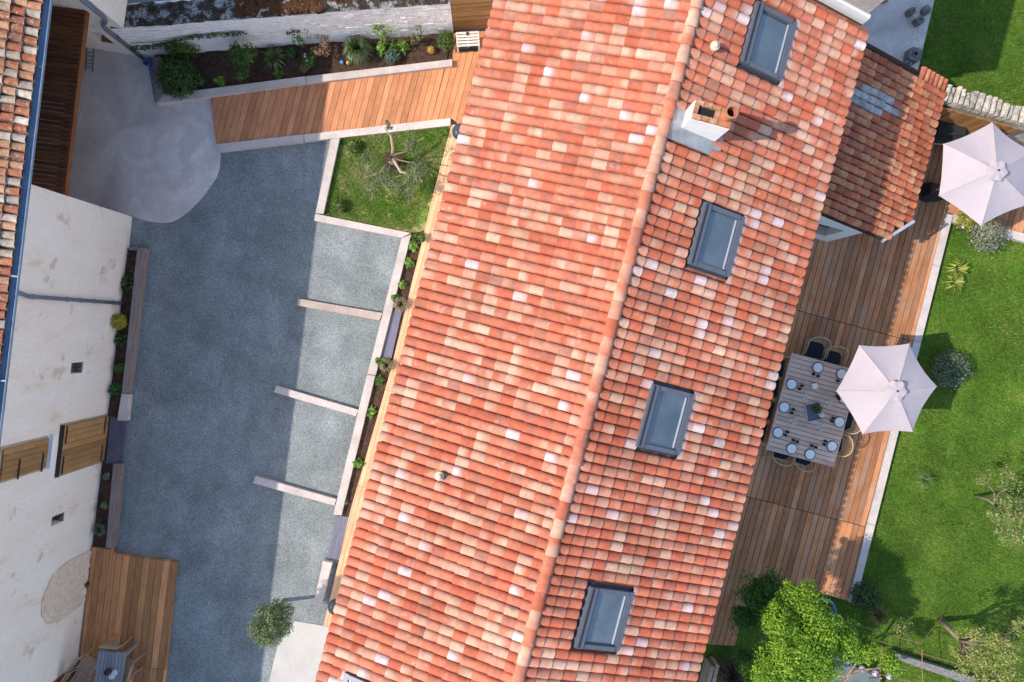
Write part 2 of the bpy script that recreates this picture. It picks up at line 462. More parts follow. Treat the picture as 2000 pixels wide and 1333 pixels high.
MT['stone_grey'] = mottled('grey carved stone', [(0.3, (0.14, 0.13, 0.12)), (0.7, (0.27, 0.26, 0.25))], 9, 0.9, fine=(30, 0.7, 1.2), bumps=(30, 0.6, 0.02))
MT['leaf'] = leafmat('leaves', 0.3)
MT['bark'] = mottled('bark', [(0.3, (0.14, 0.10, 0.07)), (0.7, (0.33, 0.26, 0.19))], 14, 0.95, bumps=(30, 0.8, 0.02))
MT['bark_pale'] = mottled('pale pruned bark', [(0.3, (0.34, 0.26, 0.18)), (0.7, (0.55, 0.45, 0.33))], 12, 0.95, bumps=(30, 0.6, 0.02))
MT['blue'] = plain('blue glaze', (0.10, 0.22, 0.55), 0.3)
MT['turquoise'] = plain('turquoise glaze', (0.15, 0.55, 0.55), 0.3)
MT['ochre'] = plain('ochre ceramic', (0.52, 0.27, 0.06), 0.6)
MT['white_plastic'] = plain('white plastic', (0.8, 0.8, 0.8), 0.4)
MT['lilac'] = plain('pale lilac globe', (0.42, 0.37, 0.46), 0.4)
MT['rust_wire'] = plain('rusty wire', (0.30, 0.16, 0.09), 0.8)
MT['tarp'] = mottled('grey green tarpaulin', [(0.3, (0.09, 0.12, 0.115)), (0.7, (0.17, 0.21, 0.205))], 2.5, 0.6, ang=0.4, stretch=(1, 4, 1), bumps=(5, 0.6, 0.05))
MT['blue_tub'] = plain('faded blue plastic', (0.10, 0.20, 0.24), 0.5)

def ground_mat(name, stops, scale, fine, fine2, bumps, big):
    m, nt, b = newmat(name, 0.95, 0.15)
    v = coords(nt, 0, (1, 1, 1), False)
    c = ramp(nt, noise(nt, v, scale, 4), stops)
    vo = nd(nt, 'ShaderNodeTexVoronoi', Scale=fine[0])
    nt.links.new(v, vo.inputs['Vector'])
    bw = nd(nt, 'ShaderNodeSeparateColor'); nt.links.new(vo.outputs['Color'], bw.inputs[0])
    c = mixc(nt, c, ramp(nt, bw.outputs[0], [(0.0, fine[1]), (1.0, fine[2])]), 1.0, 'MULTIPLY')
    c = mixc(nt, c, ramp(nt, noise(nt, v, fine2[0], 3, 0.7), [(0.3, fine2[1]), (0.7, fine2[2])]), 1.0, 'MULTIPLY')
    c = mixc(nt, c, ramp(nt, noise(nt, v, big[0], 3), [(0.35, big[1]), (0.65, big[2])]), 1.0, 'MULTIPLY')
    vs_ = coords(nt, math.radians(-10), (1.3, 0.16, 1), False)
    c = mixc(nt, c, ramp(nt, noise(nt, vs_, 1.0, 4, 0.6), [(0.35, 0.90), (0.65, 1.09)]), 1.0, 'MULTIPLY')
    nt.links.new(c, b.inputs['Base Color'])
    bump(nt, b, vo.outputs['Distance'], bumps[0], bumps[1])
    return m
MT['gravel'] = ground_mat('grey gravel', [(0.3, (0.20, 0.226, 0.232)), (0.7, (0.26, 0.283, 0.285))], 2.0, (85, 0.5, 1.38), (17, 0.86, 1.14), (0.6, 0.01), (0.8, 0.84, 1.12))
MT['turf'] = ground_mat('turf', [(0.25, (0.045, 0.09, 0.010)), (0.55, (0.08, 0.16, 0.016)), (0.8, (0.15, 0.20, 0.033))], 1.3, (45, 0.6, 1.3), (9, 0.75, 1.2), (0.8, 0.02), (0.5, 0.85, 1.15))
MT['turf_dry'] = ground_mat('thin dry turf', [(0.36, (0.08, 0.16, 0.018)), (0.54, (0.15, 0.21, 0.045)), (0.66, (0.40, 0.32, 0.17))], 2.2, (45, 0.6, 1.3), (9, 0.8, 1.2), (0.8, 0.02), (0.7, 0.9, 1.1))
MT['rough_ground'] = ground_mat('rough ground', [(0.3, (0.04, 0.055, 0.02)), (0.7, (0.10, 0.10, 0.05))], 0.8, (20, 0.6, 1.3), (5, 0.8, 1.2), (0.8, 0.03), (0.2, 0.85, 1.1))

def glassmat():
    m, nt, b = newmat('roof window glass', 0.06, 0.9)
    b.inputs['IOR'].default_value = 2.1
    v = coords(nt)
    c = ramp(nt, noise(nt, v, 1.6, 3), [(0.3, (0.035, 0.045, 0.05)), (0.7, (0.11, 0.125, 0.13))])
    c = mixc(nt, c, objrand(nt, 0.6, 1.5), 1.0, 'MULTIPLY')
    nt.links.new(c, b.inputs['Base Color'])
    return m
MT['glass'] = glassmat()
def clearmat():
    m, nt, b = newmat('clear glass', 0.03, 0.5)
    b.inputs['Base Color'].default_value = (0.9, 0.92, 0.92, 1)
    b.inputs['Alpha'].default_value = 0.28
    return m
MT['clear'] = clearmat()

# ------------------------------------------------------------------ the setting
def sheet(name, poly, z, mat, thick=0.0):
    m = MB()
    if thick: m.prism(poly, z - thick, z)
    else: m.add([(p[0], p[1], z) for p in poly], [tuple(range(len(poly)))])
    if not thick:
        a = sum(poly[i][0] * poly[(i + 1) % len(poly)][1] - poly[(i + 1) % len(poly)][0] * poly[i][1] for i in range(len(poly)))
        if a < 0: m.f = [tuple(reversed(f)) for f in m.f]
    o = m.build(name, mat)
    return structure(o)

sheet('ground', [(-400, -400), (400, -400), (400, 400), (-400, 400)], -0.06, MT['rough_ground'])
sheet('gravel_courtyard', [Hw(-16, -16)[:2], Hw(1.0, -16)[:2], Hw(1.0, 8.2)[:2], Hw(-16, 8.2)[:2]], 0.0, MT['gravel'])
sheet('lawn', [Hw(6.0, -14)[:2], Hw(26, -14)[:2], Hw(26, 16)[:2], Hw(6.0, 16)[:2]], 0.0, MT['turf'])
sheet('concrete_apron', pxpoly([(60, 60), (155, 80), (285, 108), (303, 202), (412, 188), (431, 298), (428.6, 330), (421, 350), (408, 368), (396, 385), (382.6, 399), (370, 412), (357, 422), (346, 429), (334, 434.6), (314, 436), (293, 433), (276, 429), (259, 423), (160, 400), (60, 420)], 0.02), 0.02, MT['concrete'], 0.05)
sheet('concrete_pad', pxpoly([(576.5, 1213.7), (652, 1226), (760, 1240), (700, 1500), (500, 1500), (525.5, 1333), (534, 1294), (542, 1263), (549, 1250), (557, 1240), (567, 1226)], 0.02), 0.02, MT['concrete_pale'], 0.05)
sheet('patio_slab', pxpoly([(1560, -60), (1838, -60), (1825, 0), (1793, 137), (1780, 200), (1560, 200)], 0.03), 0.03, MT['concrete'], 0.08)
sheet('small_lawn', pxpoly([(655, 268), (884, 243), (862, 330), (826, 470), (795, 466), (622, 424)], 0.03), 0.03, MT['turf_dry'], 0.04)
sheet('flower_bed', pxpoly([(300, 105), (890, 60), (884, 120), (597, 155), (312, 190)], 0.08), 0.08, MT['soil'], 0.1)
sheet('house_bed', pxpoly([(797, 458), (830, 450), (764, 720), (686, 1010), (660, 1006)], 0.06), 0.06, MT['soil'], 0.08)
sheet('barn_bed', pxpoly([(240, 486), (272, 486), (248, 700), (232, 822), (213, 1072), (150, 1072), (180, 820)], 0.06), 0.06, MT['soil'], 0.08)
sheet('gravel_corner', pxpoly([(1940, 262), (2060, 230), (2100, 330), (2000, 290)], 0.02), 0.02, MT['gravel'], 0.03)

# grass blades: two lawns, nobody could count them
def grass(name, polys, z, n, cols, label, patch=1.4, hgt=(0.035, 0.075), wid=0.014):
    pts = []
    for poly in polys:
        xs = [p[0] for p in poly]; ys = [p[1] for p in poly]
        k = 0
        A = np.array(poly)
        m = int(n * area(poly) / sum(area(q) for q in polys))
        X = rng.uniform(min(xs), max(xs), m * 4); Y = rng.uniform(min(ys), max(ys), m * 4)
        ins = np.zeros(len(X), bool)
        for i in range(len(A)):
            x0, y0 = A[i]; x1, y1 = A[(i + 1) % len(A)]
            c = ((y0 > Y) != (y1 > Y)) & (X < (x1 - x0) * (Y - y0) / ((y1 - y0) if y1 != y0 else 1e-9) + x0)
            ins ^= c
        q = np.stack([X[ins], Y[ins]], 1)[:m]
        pts.append(q)
    Q = np.concatenate(pts); N = len(Q)
    f = (np.sin(Q[:, 0] * patch * 1.7 + 1.3 * np.sin(Q[:, 1] * patch)) + np.sin(Q[:, 1] * patch * 2.3 + 2 * np.sin(Q[:, 0] * patch * .8)) + 0.7 * np.sin(Q[:, 0] * patch * 5.1 + Q[:, 1] * patch * 3.7)) / 2.7
    f = np.clip(0.5 + 0.55 * f + rng.normal(0, 0.22, N), 0, 1)
    C = np.array(cols)
    idx = f * (len(C) - 1); i0 = np.clip(idx.astype(int), 0, len(C) - 2); w = (idx - i0)[:, None]
    colr = C[i0] * (1 - w) + C[i0 + 1] * w
    colr = colr * rng.uniform(0.75, 1.25, (N, 1))
    a = rng.uniform(0, 2 * np.pi, N); h = rng.uniform(hgt[0], hgt[1], N); l = rng.uniform(0.4, 1.2, N) * h
    d = np.stack([np.cos(a), np.sin(a)], 1); t = np.stack([-d[:, 1], d[:, 0]], 1) * (wid * rng.uniform(0.6, 1.3, N))[:, None] / 2
    V = np.zeros((N, 3, 3))
    V[:, 0, :2] = Q - t; V[:, 1, :2] = Q + t; V[:, 2, :2] = Q + d * l[:, None]
    V[:, :2, 2] = z; V[:, 2, 2] = z + h
    me = bpy.data.meshes.new(name)
    me.vertices.add(3 * N); me.vertices.foreach_set('co', V.ravel())
    me.loops.add(3 * N); me.loops.foreach_set('vertex_index', np.arange(3 * N))
    me.polygons.add(N); me.polygons.foreach_set('loop_start', np.arange(0, 3 * N, 3)); me.polygons.foreach_set('loop_total', np.full(N, 3))
    me.update(); me.validate()
    at = me.color_attributes.new('tint', 'FLOAT_COLOR', 'POINT')
    cc = np.ones((N, 3, 4), np.float32); cc[:, :, :3] = colr[:, None, :]
    at.data.foreach_set('color', cc.ravel())
    me.materials.append(MT['leaf'])
    o = bpy.data.objects.new(name, me); COL.objects.link(o)
    o['kind'] = 'stuff'
    return tag(o, label, 'grass')

LAWN = [[tuple(Hw(*q)[:2]) for q in poly] for poly in
        ([(10.99, -4.4), (10.83, 5.74), (16.5, 5.74), (17, -9), (9.5, -9), (9.5, -5.0), (10.9, -4.5)],
         [(8.6, 8.7), (8.2, 12), (15.5, 12), (15.5, 8.7)])]
grass('lawn_grass', LAWN, 0.0, 80000, [(0.06, 0.11, 0.011), (0.095, 0.175, 0.015), (0.13, 0.215, 0.02), (0.27, 0.28, 0.065)], 'green mown grass of the garden lawn')
grass('small_lawn_grass', [pxpoly([(662, 272), (878, 247), (846, 376), (803, 452), (634, 418)], 0.03)], 0.03, 15000,
      [(0.08, 0.17, 0.016), (0.12, 0.23, 0.024), (0.18, 0.26, 0.05), (0.42, 0.37, 0.18)], 'thin patchy grass of the small lawn', patch=2.2)

# ------------------------------------------------------------------ roof tiles
def tile_shape(L, w0, w1, h, thick, cols, lift=0.017, seg=6):
    """cols: function (f along, g across) -> colour"""
    vs = []; cs = []
    rows = (0.0, 0.34, 0.72, 1.0)
    for f in rows:
        w = w0 + (w1 - w0) * f; hh = h * (w / w1)
        for k in range(seg + 1):
            a = math.pi * k / seg
            vs.append((-w / 2 * math.cos(a), L * f, lift * f + hh * math.sin(a) ** 0.8 if 0 < k < seg else lift * f))
            cs.append(cols(f, k / seg))
    n = seg + 1
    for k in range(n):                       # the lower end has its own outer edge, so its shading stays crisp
        vs.append(vs[3 * n + k]); cs.append(tuple(x * 0.5 for x in cols(1.0, k / seg)))  # colour halved: shade along the tile joints is painted in
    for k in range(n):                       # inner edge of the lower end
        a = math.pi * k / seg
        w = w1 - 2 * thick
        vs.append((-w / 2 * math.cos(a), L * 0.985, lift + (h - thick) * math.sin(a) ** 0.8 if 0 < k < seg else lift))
        cs.append(tuple(x * 0.5 for x in cols(1.0, k / seg)))  # same halved colour for the painted joint shade
    fs = []
    for r in range(3):
        for k in range(seg):
            fs.append((r * n + k, r * n + k + 1, (r + 1) * n + k + 1, (r + 1) * n + k))
    for k in range(seg):
        fs.append((4 * n + k, 4 * n + k + 1, 5 * n + k + 1, 5 * n + k))
    return np.array(vs), fs, np.array(cs)

def lerp(a, b, t): return tuple(x + (y - x) * t for x, y in zip(a, b))
RED, ORA, SAL, BEI, SMO, WHI = (0.52, 0.138, 0.074), (0.54, 0.172, 0.096), (0.55, 0.235, 0.15), (0.60, 0.375, 0.26), (0.31, 0.145, 0.11), (0.70, 0.585, 0.565)
def new_tile_colour(kind):
    j = random.uniform(0.86, 1.12)
    base = random.choice([RED, ORA, ORA, SAL]); base = tuple(x * j for x in base)
    d = random.random() < 0.5
    if kind == 'plain': return lambda f, g: base
    if kind == 'smoke':
        s = lerp(base, SMO, random.uniform(0.4, 0.85)); c0 = random.uniform(0.15, 0.7)
        return lambda f, g: lerp(base, s, max(0.0, 1 - abs((f if d else g) - c0) / 0.42))
    if kind == 'two':
        p = lerp(base, BEI, random.uniform(0.4, 1.0)); q = random.uniform(0.2, 0.7)
        return lambda f, g: lerp(base, p, min(1, max(0, (f - q) / 0.3 + 0.5)) if d else min(1, max(0, (q - f) / 0.3 + 0.5)))
    if kind == 'pale':
        p = tuple(x * j for x in lerp(SAL, BEI, random.uniform(0.4, 1.0)))
        return lambda f, g: p
    k = random.uniform(0.85, 1.0); w = tuple(x * k for x in WHI); a = random.uniform(-0.1, 0.35); e = random.uniform(0.7, 1.0)
    return lambda f, g: lerp(base, w, e * min(1, max(0, (f - a) / 0.4)) * (1 - 0.35 * abs(g - 0.5)))
KINDS = ['plain'] * 15 + ['smoke'] * 9 + ['two'] * 10 + ['pale'] * 4
def old_tile_colour(kind):
    c = random.choice([(0.46, 0.15, 0.07), (0.50, 0.19, 0.09), (0.44, 0.17, 0.09), (0.56, 0.30, 0.17), (0.56, 0.46, 0.36), (0.50, 0.38, 0.28), (0.38, 0.16, 0.10), (0.48, 0.22, 0.12)])
    k = random.uniform(0.8, 1.15); c = tuple(x * k for x in c); k = random.uniform(0.5, 1.0); d = tuple(x * k for x in c)
    return lambda f, g: lerp(d, c, f)
def mossy_tile_colour(kind):
    if kind == 'grey':
        q = random.uniform(0.75, 1.2); c = tuple(x * q for x in (0.40, 0.39, 0.38))
        return lambda f, g: c
    c = random.choice([(0.54, 0.17, 0.08), (0.55, 0.21, 0.10), (0.50, 0.14, 0.07), (0.56, 0.25, 0.13), (0.46, 0.15, 0.09)])
    k = random.uniform(0.8, 1.15); c = tuple(x * k for x in c); d = tuple(x * 0.75 for x in c)
    return lambda f, g: lerp(d, c, f)

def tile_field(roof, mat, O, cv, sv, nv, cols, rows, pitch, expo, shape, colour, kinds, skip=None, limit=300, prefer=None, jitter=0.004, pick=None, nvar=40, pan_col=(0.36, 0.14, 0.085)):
    """cover tiles of one slope: those in view (largest first, up to limit) as objects, the rest joined; pans joined"""
    L, w0, w1, h, th = shape
    xv = sv.cross(nv)
    B = Matrix((xv, sv, nv)).transposed()
    variants = {}
    def variant(kind):
        lst = variants.setdefault(kind, [])
        if len(lst) < nvar:
            g = tile_shape(L, w0, w1, h, th, colour(kind))
            lst.append([g, None]); return lst[-1]
        return random.choice(lst)
    places = []
    for i in range(*cols):
        for j in range(rows):
            c = O + cv * ((i + 0.5) * pitch) + sv * ((j + 0.5) * expo)
            if skip and skip(c, i, j): continue
            places.append((i, j, c))
    vis = [p for p in places if inframe(p[2], -4)]
    vis.sort(key=prefer if prefer else (lambda p: -p[2].z))
    single = set((p[0], p[1]) for p in vis[:limit])
    rest = MB(); pans = MB()
    for i, j, c in places:
        kind = pick(c, i, j) if pick else random.choice(kinds)
        va = variant(kind)
        ov = L - expo
        p = O + cv * ((i + 0.5) * pitch + random.uniform(-jitter, jitter)) + sv * (j * expo - ov + random.uniform(-jitter, jitter)) + nv * (0.028 + random.uniform(0, jitter))
        R = B @ Matrix.Rotation(random.uniform(-jitter, jitter) * 5, 3, 'Z')
        if (i, j) in single:
            if va[1] is None:
                m = MB(); m.add(va[0][0], va[0][1], va[0][2])
                va[1] = m.mesh('tile'); va[1].materials.append(mat)
                va[1].polygons.foreach_set('use_smooth', [True] * 18 + [False] * 6)
            o = bpy.data.objects.new('tile', va[1]); COL.objects.link(o)
            o.parent = roof
            o.matrix_local = Matrix.Translation(p - org(roof)) @ R.to_4x4()
        else:
            V = np.array(R) @ va[0][0].T
            V = V.T + np.array(p)
            rest.add(V.tolist(), va[0][1], va[0][2].tolist())
    # pans: hollow tiles between the covers, seen as the dark gaps
    done = set()
    for i, j, c in places:
        for e in (0, 1):
            if (i + e, j) in done: continue
            done.add((i + e, j))
            b = O + cv * ((i + e) * pitch) + sv * (j * expo)
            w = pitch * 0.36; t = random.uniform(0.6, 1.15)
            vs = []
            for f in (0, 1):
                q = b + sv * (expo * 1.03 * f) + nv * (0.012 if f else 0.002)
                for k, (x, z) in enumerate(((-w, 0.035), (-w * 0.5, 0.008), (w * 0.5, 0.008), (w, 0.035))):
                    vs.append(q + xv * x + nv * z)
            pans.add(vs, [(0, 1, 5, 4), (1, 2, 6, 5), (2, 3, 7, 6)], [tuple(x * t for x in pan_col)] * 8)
    if rest.v:
        o = rest.build('tiles', mat, roof, kind='stuff')
        nf = len(o.data.polygons)
        o.data.polygons.foreach_set('use_smooth', ([True] * 18 + [False] * 6) * (nf // 24))
    pans.build('pan_tiles', mat, roof, kind='stuff')

# ------------------------------------------------------------------ the long house
RX, RZ, EZ, HWD = 2.12, 5.47, 4.3, 3.58
SA = math.atan((RZ - EZ) / HWD); SL = HWD / math.cos(SA)
Y0, Y1 = -9.2, 7.66
house = thing('house', 'long house under a bright new orange and pink clay tile roof in the middle', 'house', Hw(RX, 0, 0))
w = MB()
w.prism([Hw(-1.0, Y0 + 0.3)[:2], Hw(5.3, Y0 + 0.3)[:2], Hw(5.3, Y1)[:2], Hw(-1.0, Y1)[:2]], -0.05, 4.28)
w.build('wall', MT['plaster'], house)
r = MB()
rp = [Hw(RX - HWD + 0.12, Y0, EZ - 0.10), Hw(RX, Y0, RZ - 0.09), Hw(RX + HWD - 0.12, Y0, EZ - 0.10), Hw(RX + HWD - 0.12, Y0, EZ - 0.02), Hw(RX, Y0, RZ - 0.01), Hw(RX - HWD + 0.12, Y0, EZ - 0.02)]
rq = [p + HY * (Y1 - Y0) for p in rp]
r.add(rp + rq, [(0, 1, 4, 5), (1, 2, 3, 4), (6, 11, 10, 7), (7, 10, 9, 8)] + [(i, i + 6, (i + 1) % 6 + 6, (i + 1) % 6) for i in range(6)])
roof = r.build('roof', MT['underlay'], house)
def slope(side):
    s = HX * side * math.cos(SA) - Vector((0, 0, math.sin(SA)))
    n = HX * side * math.sin(SA) + Vector((0, 0, math.cos(SA)))
    return s, n
def roofpt(side, y, s, up=0.0):
    sv, nv = slope(side)
    return Hw(RX, y, RZ) + sv * s + nv * up
SKY = [(1, 5.86, 6.99, 1.10, 2.05), (1, 2.10, 3.25, 1.12, 2.04), (1, -1.34, -0.17, 1.03, 1.98), (1, -5.13, -4.0, 0.88, 1.80), (-1, -8.1, -6.93, 2.2, 3.18)]
CH = (4.36, 4.68, 0.33, 1.06)        # chimney: y0 y1 s0 s1
def skip_house(side):
    def f(c, i, j):
        q = c - Hw(RX, 0, RZ); sv, nv = slope(side)
        y, s = q.dot(HY), q.dot(sv)
        for (sd, a, b, s0, s1) in SKY:
            if sd == side and a - 0.06 < y < b + 0.06 and s0 - 0.09 < s < s1 + 0.10: return True
        if side == 1 and CH[0] - 0.2 < y < CH[1] + 0.05 and CH[2] - 0.36 < s < CH[3] + 0.06: return True
        if y > Y1 - 0.12 or y < Y0 + 0.1: return True
        return False
    return f
PITCH = 0.1896
NR = 14; EXPO = (SL - 0.035) / NR
for side in (-1, 1):
    sv, nv = slope(side)
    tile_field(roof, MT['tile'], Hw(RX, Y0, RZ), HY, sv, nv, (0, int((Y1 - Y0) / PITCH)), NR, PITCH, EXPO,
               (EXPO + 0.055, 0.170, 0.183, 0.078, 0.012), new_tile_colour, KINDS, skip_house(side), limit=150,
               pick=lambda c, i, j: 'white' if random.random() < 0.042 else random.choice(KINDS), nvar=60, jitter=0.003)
# mortar plugs between the covers along both eaves
for side in (-1, 1):
    m = MB()
    for k in range(int((Y1 - Y0) / PITCH)):
        if random.random() < 0.25: continue
        m.box(roofpt(side, Y0 + k * PITCH, SL - 0.06, 0.035), (0.035, 0.05, 0.035), ANG, jit=0.006, col=random.choice([(0.05, 0.03, 0.025), (0.05, 0.03, 0.025), (0.75, 0.70, 0.66)]))
    m.build('eave_mortar', MT['tile'], roof, kind='stuff')
# ridge
strip = MB()
for side in (-1, 1):
    sv, nv = slope(side)
    a, b = Hw(RX, Y0, RZ), Hw(RX, Y1, RZ)
    strip.add([a + nv * 0.07, a + sv * 0.13 + nv * 0.055, b + sv * 0.13 + nv * 0.055, b + nv * 0.07], [(0, 1, 2, 3)] if side > 0 else [(3, 2, 1, 0)])
strip.build('ridge_mortar', MT['mortar'], roof)
RP = 0.332
for i in range(int((Y1 - Y0) / RP)):
    y = Y0 + i * RP
    kind = random.choice(['plain', 'two', 'pale', 'two', 'smoke'])
    vs, fs, cs = tile_shape(RP + 0.045, 0.205, 0.235, 0.085, 0.016, new_tile_colour(kind), 0.022)
    m = MB(); m.add(vs.tolist(), fs, cs.tolist())
    me = m.mesh('ridge_tile'); me.materials.append(MT['tile'])
    me.polygons.foreach_set('use_smooth', [True] * 18 + [False] * 6)
    o = bpy.data.objects.new('ridge_tile', me); COL.objects.link(o); o.parent = roof
    R = Matrix((-HX, -HY, Vector((0, 0, 1)))).transposed()
    o.matrix_local = Matrix.Translation(Hw(RX, y + RP + 0.045, RZ + 0.045) - org(roof)) @ (R @ Matrix.Rotation(random.uniform(-.012, .012), 3, 'Z')).to_4x4()
# roof windows
for (side, ya, yb, s0, s1) in SKY:
    sv, nv = slope(side)
    Bm = Matrix((HY, -sv if False else sv, nv)).transposed()
    def bar(m, y0, y1, a, b, n0, n1):
        m.box(roofpt(side, (y0 + y1) / 2, (a + b) / 2, (n0 + n1) / 2), (abs(y1 - y0), abs(b - a), n1 - n0), mat=Bm)
    fr = MB()
    bar(fr, ya, yb, s0, s0 + 0.15, -0.02, 0.17)
    bar(fr, ya, yb, s1 - 0.10, s1, -0.02, 0.13)
    bar(fr, ya, ya + 0.08, s0 + 0.15, s1 - 0.10, -0.02, 0.15)
    bar(fr, yb - 0.08, yb, s0 + 0.15, s1 - 0.10, -0.02, 0.15)
    sk = fr.build('roof_window', MT['frame'], house)
    m = MB(); bar(m, ya + 0.075, yb - 0.075, s0 + 0.145, s1 - 0.095, 0.05, 0.085); m.build('pane', MT['glass'], sk)
    m = MB(); bar(m, ya + 0.02, yb - 0.02, s0 + 0.045, s0 + 0.075, 0.165, 0.178); m.build('hood_groove', MT['black'], sk)
    m = MB(); bar(m, ya + 0.09, yb - 0.09, s0 + 0.155, s0 + 0.20, 0.08, 0.12); m.build('sash_rail', MT['frame'], sk)
    m = MB(); bar(m, ya + 0.10, yb - 0.10, s1 - 0.15, s1 - 0.125, 0.08, 0.105); m.build('sash_edge', MT['frame_light'], sk)
    m = MB(); bar(m, ya - 0.03, yb + 0.03, s0 - 0.07, s0 + 0.0, 0.0, 0.045); bar(m, ya - 0.05, ya, s0, s1, 0.0, 0.06); bar(m, yb, yb + 0.05, s0, s1, 0.0, 0.06); m.build('flashing', MT['lamp_dark'], sk)
    ap = MB()
    n = int((yb - ya + 0.2) / PITCH)
    for k in range(n):
        yc = math.floor((ya - Y0) / PITCH) * PITCH + Y0 + (k + 0.5) * PITCH
        for (g0, g1) in ((s1 - 0.005, s1 + 0.13),):
            vs = []
            for gs, lift in ((g0, 0.055), (g1, 0.035)):
                for q in range(7):
                    a = math.pi * q / 6
                    vs.append(roofpt(side, yc - PITCH * 0.5 * math.cos(a), gs + (0.03 * math.sin(a) if gs == g1 else 0), lift + 0.062 * math.sin(a)))
            fs = [(q, q + 7, q + 8, q + 1) for q in range(6)]
            ap.add(vs, fs, [(0.66, 0.42, 0.34)] * 14)
    ap.build('lead_apron', MT['tile'], sk, smooth=True)
# chimney
def hbox(m, x0, x1, y0, y1, z0, z1, jit=0.0):
    c = Hw((x0 + x1) / 2, (y0 + y1) / 2, (z0 + z1) / 2)
    m.box(c, (x1 - x0, y1 - y0, z1 - z0), ANG, jit=jit)
cx0, cx1 = RX + CH[2] * math.cos(SA), RX + CH[3] * math.cos(SA)
cy0, cy1 = CH[0], CH[1]
m = MB(); hbox(m, cx0, cx1, cy0, cy1, 4.9, 6.00); chim = m.build('chimney', MT['plaster'], house)
m = MB()
for (y0, y1, s0, s1) in ((cy0 - 0.26, cy1 + 0.09, 0.05, 1.20),):
    sv, nv = slope(1)
    m.box(roofpt(1, (y0 + y1) / 2, (s0 + s1) / 2, 0.075), (y1 - y0, s1 - s0, 0.03), mat=Matrix((HY, sv, nv)).transposed())
m.build('flashing', MT['zinc'], chim)
xm = cx0 + 0.44
for k in range(3):                      # brick rim round the flue
    a = cx0 + 0.01 + k * 0.15
    for (y0, y1) in ((cy0 + 0.005, cy0 + 0.085), (cy1 - 0.075, cy1 - 0.005)):
        m = MB(); hbox(m, a, a + 0.14, y0, y1, 6.00, 6.07, 0.004); m.build('brick', MT['brick'], chim)
for a in (cx0 + 0.01, xm - 0.06):
    m = MB(); hbox(m, a, a + 0.075, cy0 + 0.09, cy1 - 0.08, 6.00, 6.06, 0.004); m.build('brick', MT['brick'], chim)
m = MB(); hbox(m, cx0 + 0.09, xm - 0.065, cy0 + 0.09, cy1 - 0.08, 6.001, 6.01); m.build('flue', MT['soot_and_hole_dark'], chim)
m = MB(); hbox(m, xm + 0.02, cx1 - 0.01, cy0 + 0.01, cy1 - 0.01, 6.00, 6.05, 0.008); m.build('mortar_cap', MT['clay'], chim)
pc = Hw((xm + cx1) / 2 + 0.02, (cy0 + cy1) / 2 + 0.03, 6.05)
pot = MB().lathe([(0.105, 0), (0.10, 0.2), (0.115, 0.22), (0.115, 0.25), (0.085, 0.25), (0.08, 0.1), (0.0, 0.1)], pc, 16).build('chimney_pot', MT['clay'], chim, smooth=False)
MB().lathe([(0.079, 0.101), (0.079, 0.104), (0.0, 0.104)], pc, 14).build('pot_mouth', MT['soot_and_hole_dark'], pot)
# roof vents
for side, y, s in ((-1, -2.82, 2.37), (1, 5.90, 0.52)):
    c = roofpt(side, y, s, 0.06)
    v = MB().lathe([(0.075, -0.05), (0.07, 0.10), (0.085, 0.11), (0.085, 0.15), (0.06, 0.17), (0.0, 0.175)], c, 14).build('roof_vent', MT['cream'], house, smooth=False)
    MB().ball(c + Vector((0, 0, 0.185)), (0.05, 0.05, 0.03), 10, 5).build('vent_cap', MT['cream'], v, smooth=True)
    MB().box(c + Vector((0, 0, -0.01)), (0.2, 0.22, 0.03), ANG).build('vent_base', MT['tile_plain'] if 'tile_plain' in MT else MT['clay'], v)

# neighbour's taller wall at the top end
nb = thing('neighbour_house', 'taller rough grey rendered wall with white flashing beyond the roof end', 'house', Hw(2.0, 8.4, 0))
m = MB(); hbox(m, -2.4, 5.52, 7.72, 12.5, -0.05, 5.45); m.build('wall', MT['render_grey'], nb)
m = MB()
for side in (-1, 1):
    a, b = roofpt(side, 7.66, -0.02, 0.20), roofpt(side, 7.66, SL - 0.18, 0.20)
    pts = [a, b, b + Vector((0, 0, -0.30)), a + Vector((0, 0, -0.30))]
    f = [p - HY * 0.0 for p in pts] + [p + HY * 0.075 for p in pts]
    m.add(f, [(0, 1, 2, 3), (7, 6, 5, 4), (0, 4, 5, 1), (1, 5, 6, 2), (2, 6, 7, 3), (3, 7, 4, 0)])
m.build('flashing', MT['plaster'], nb)

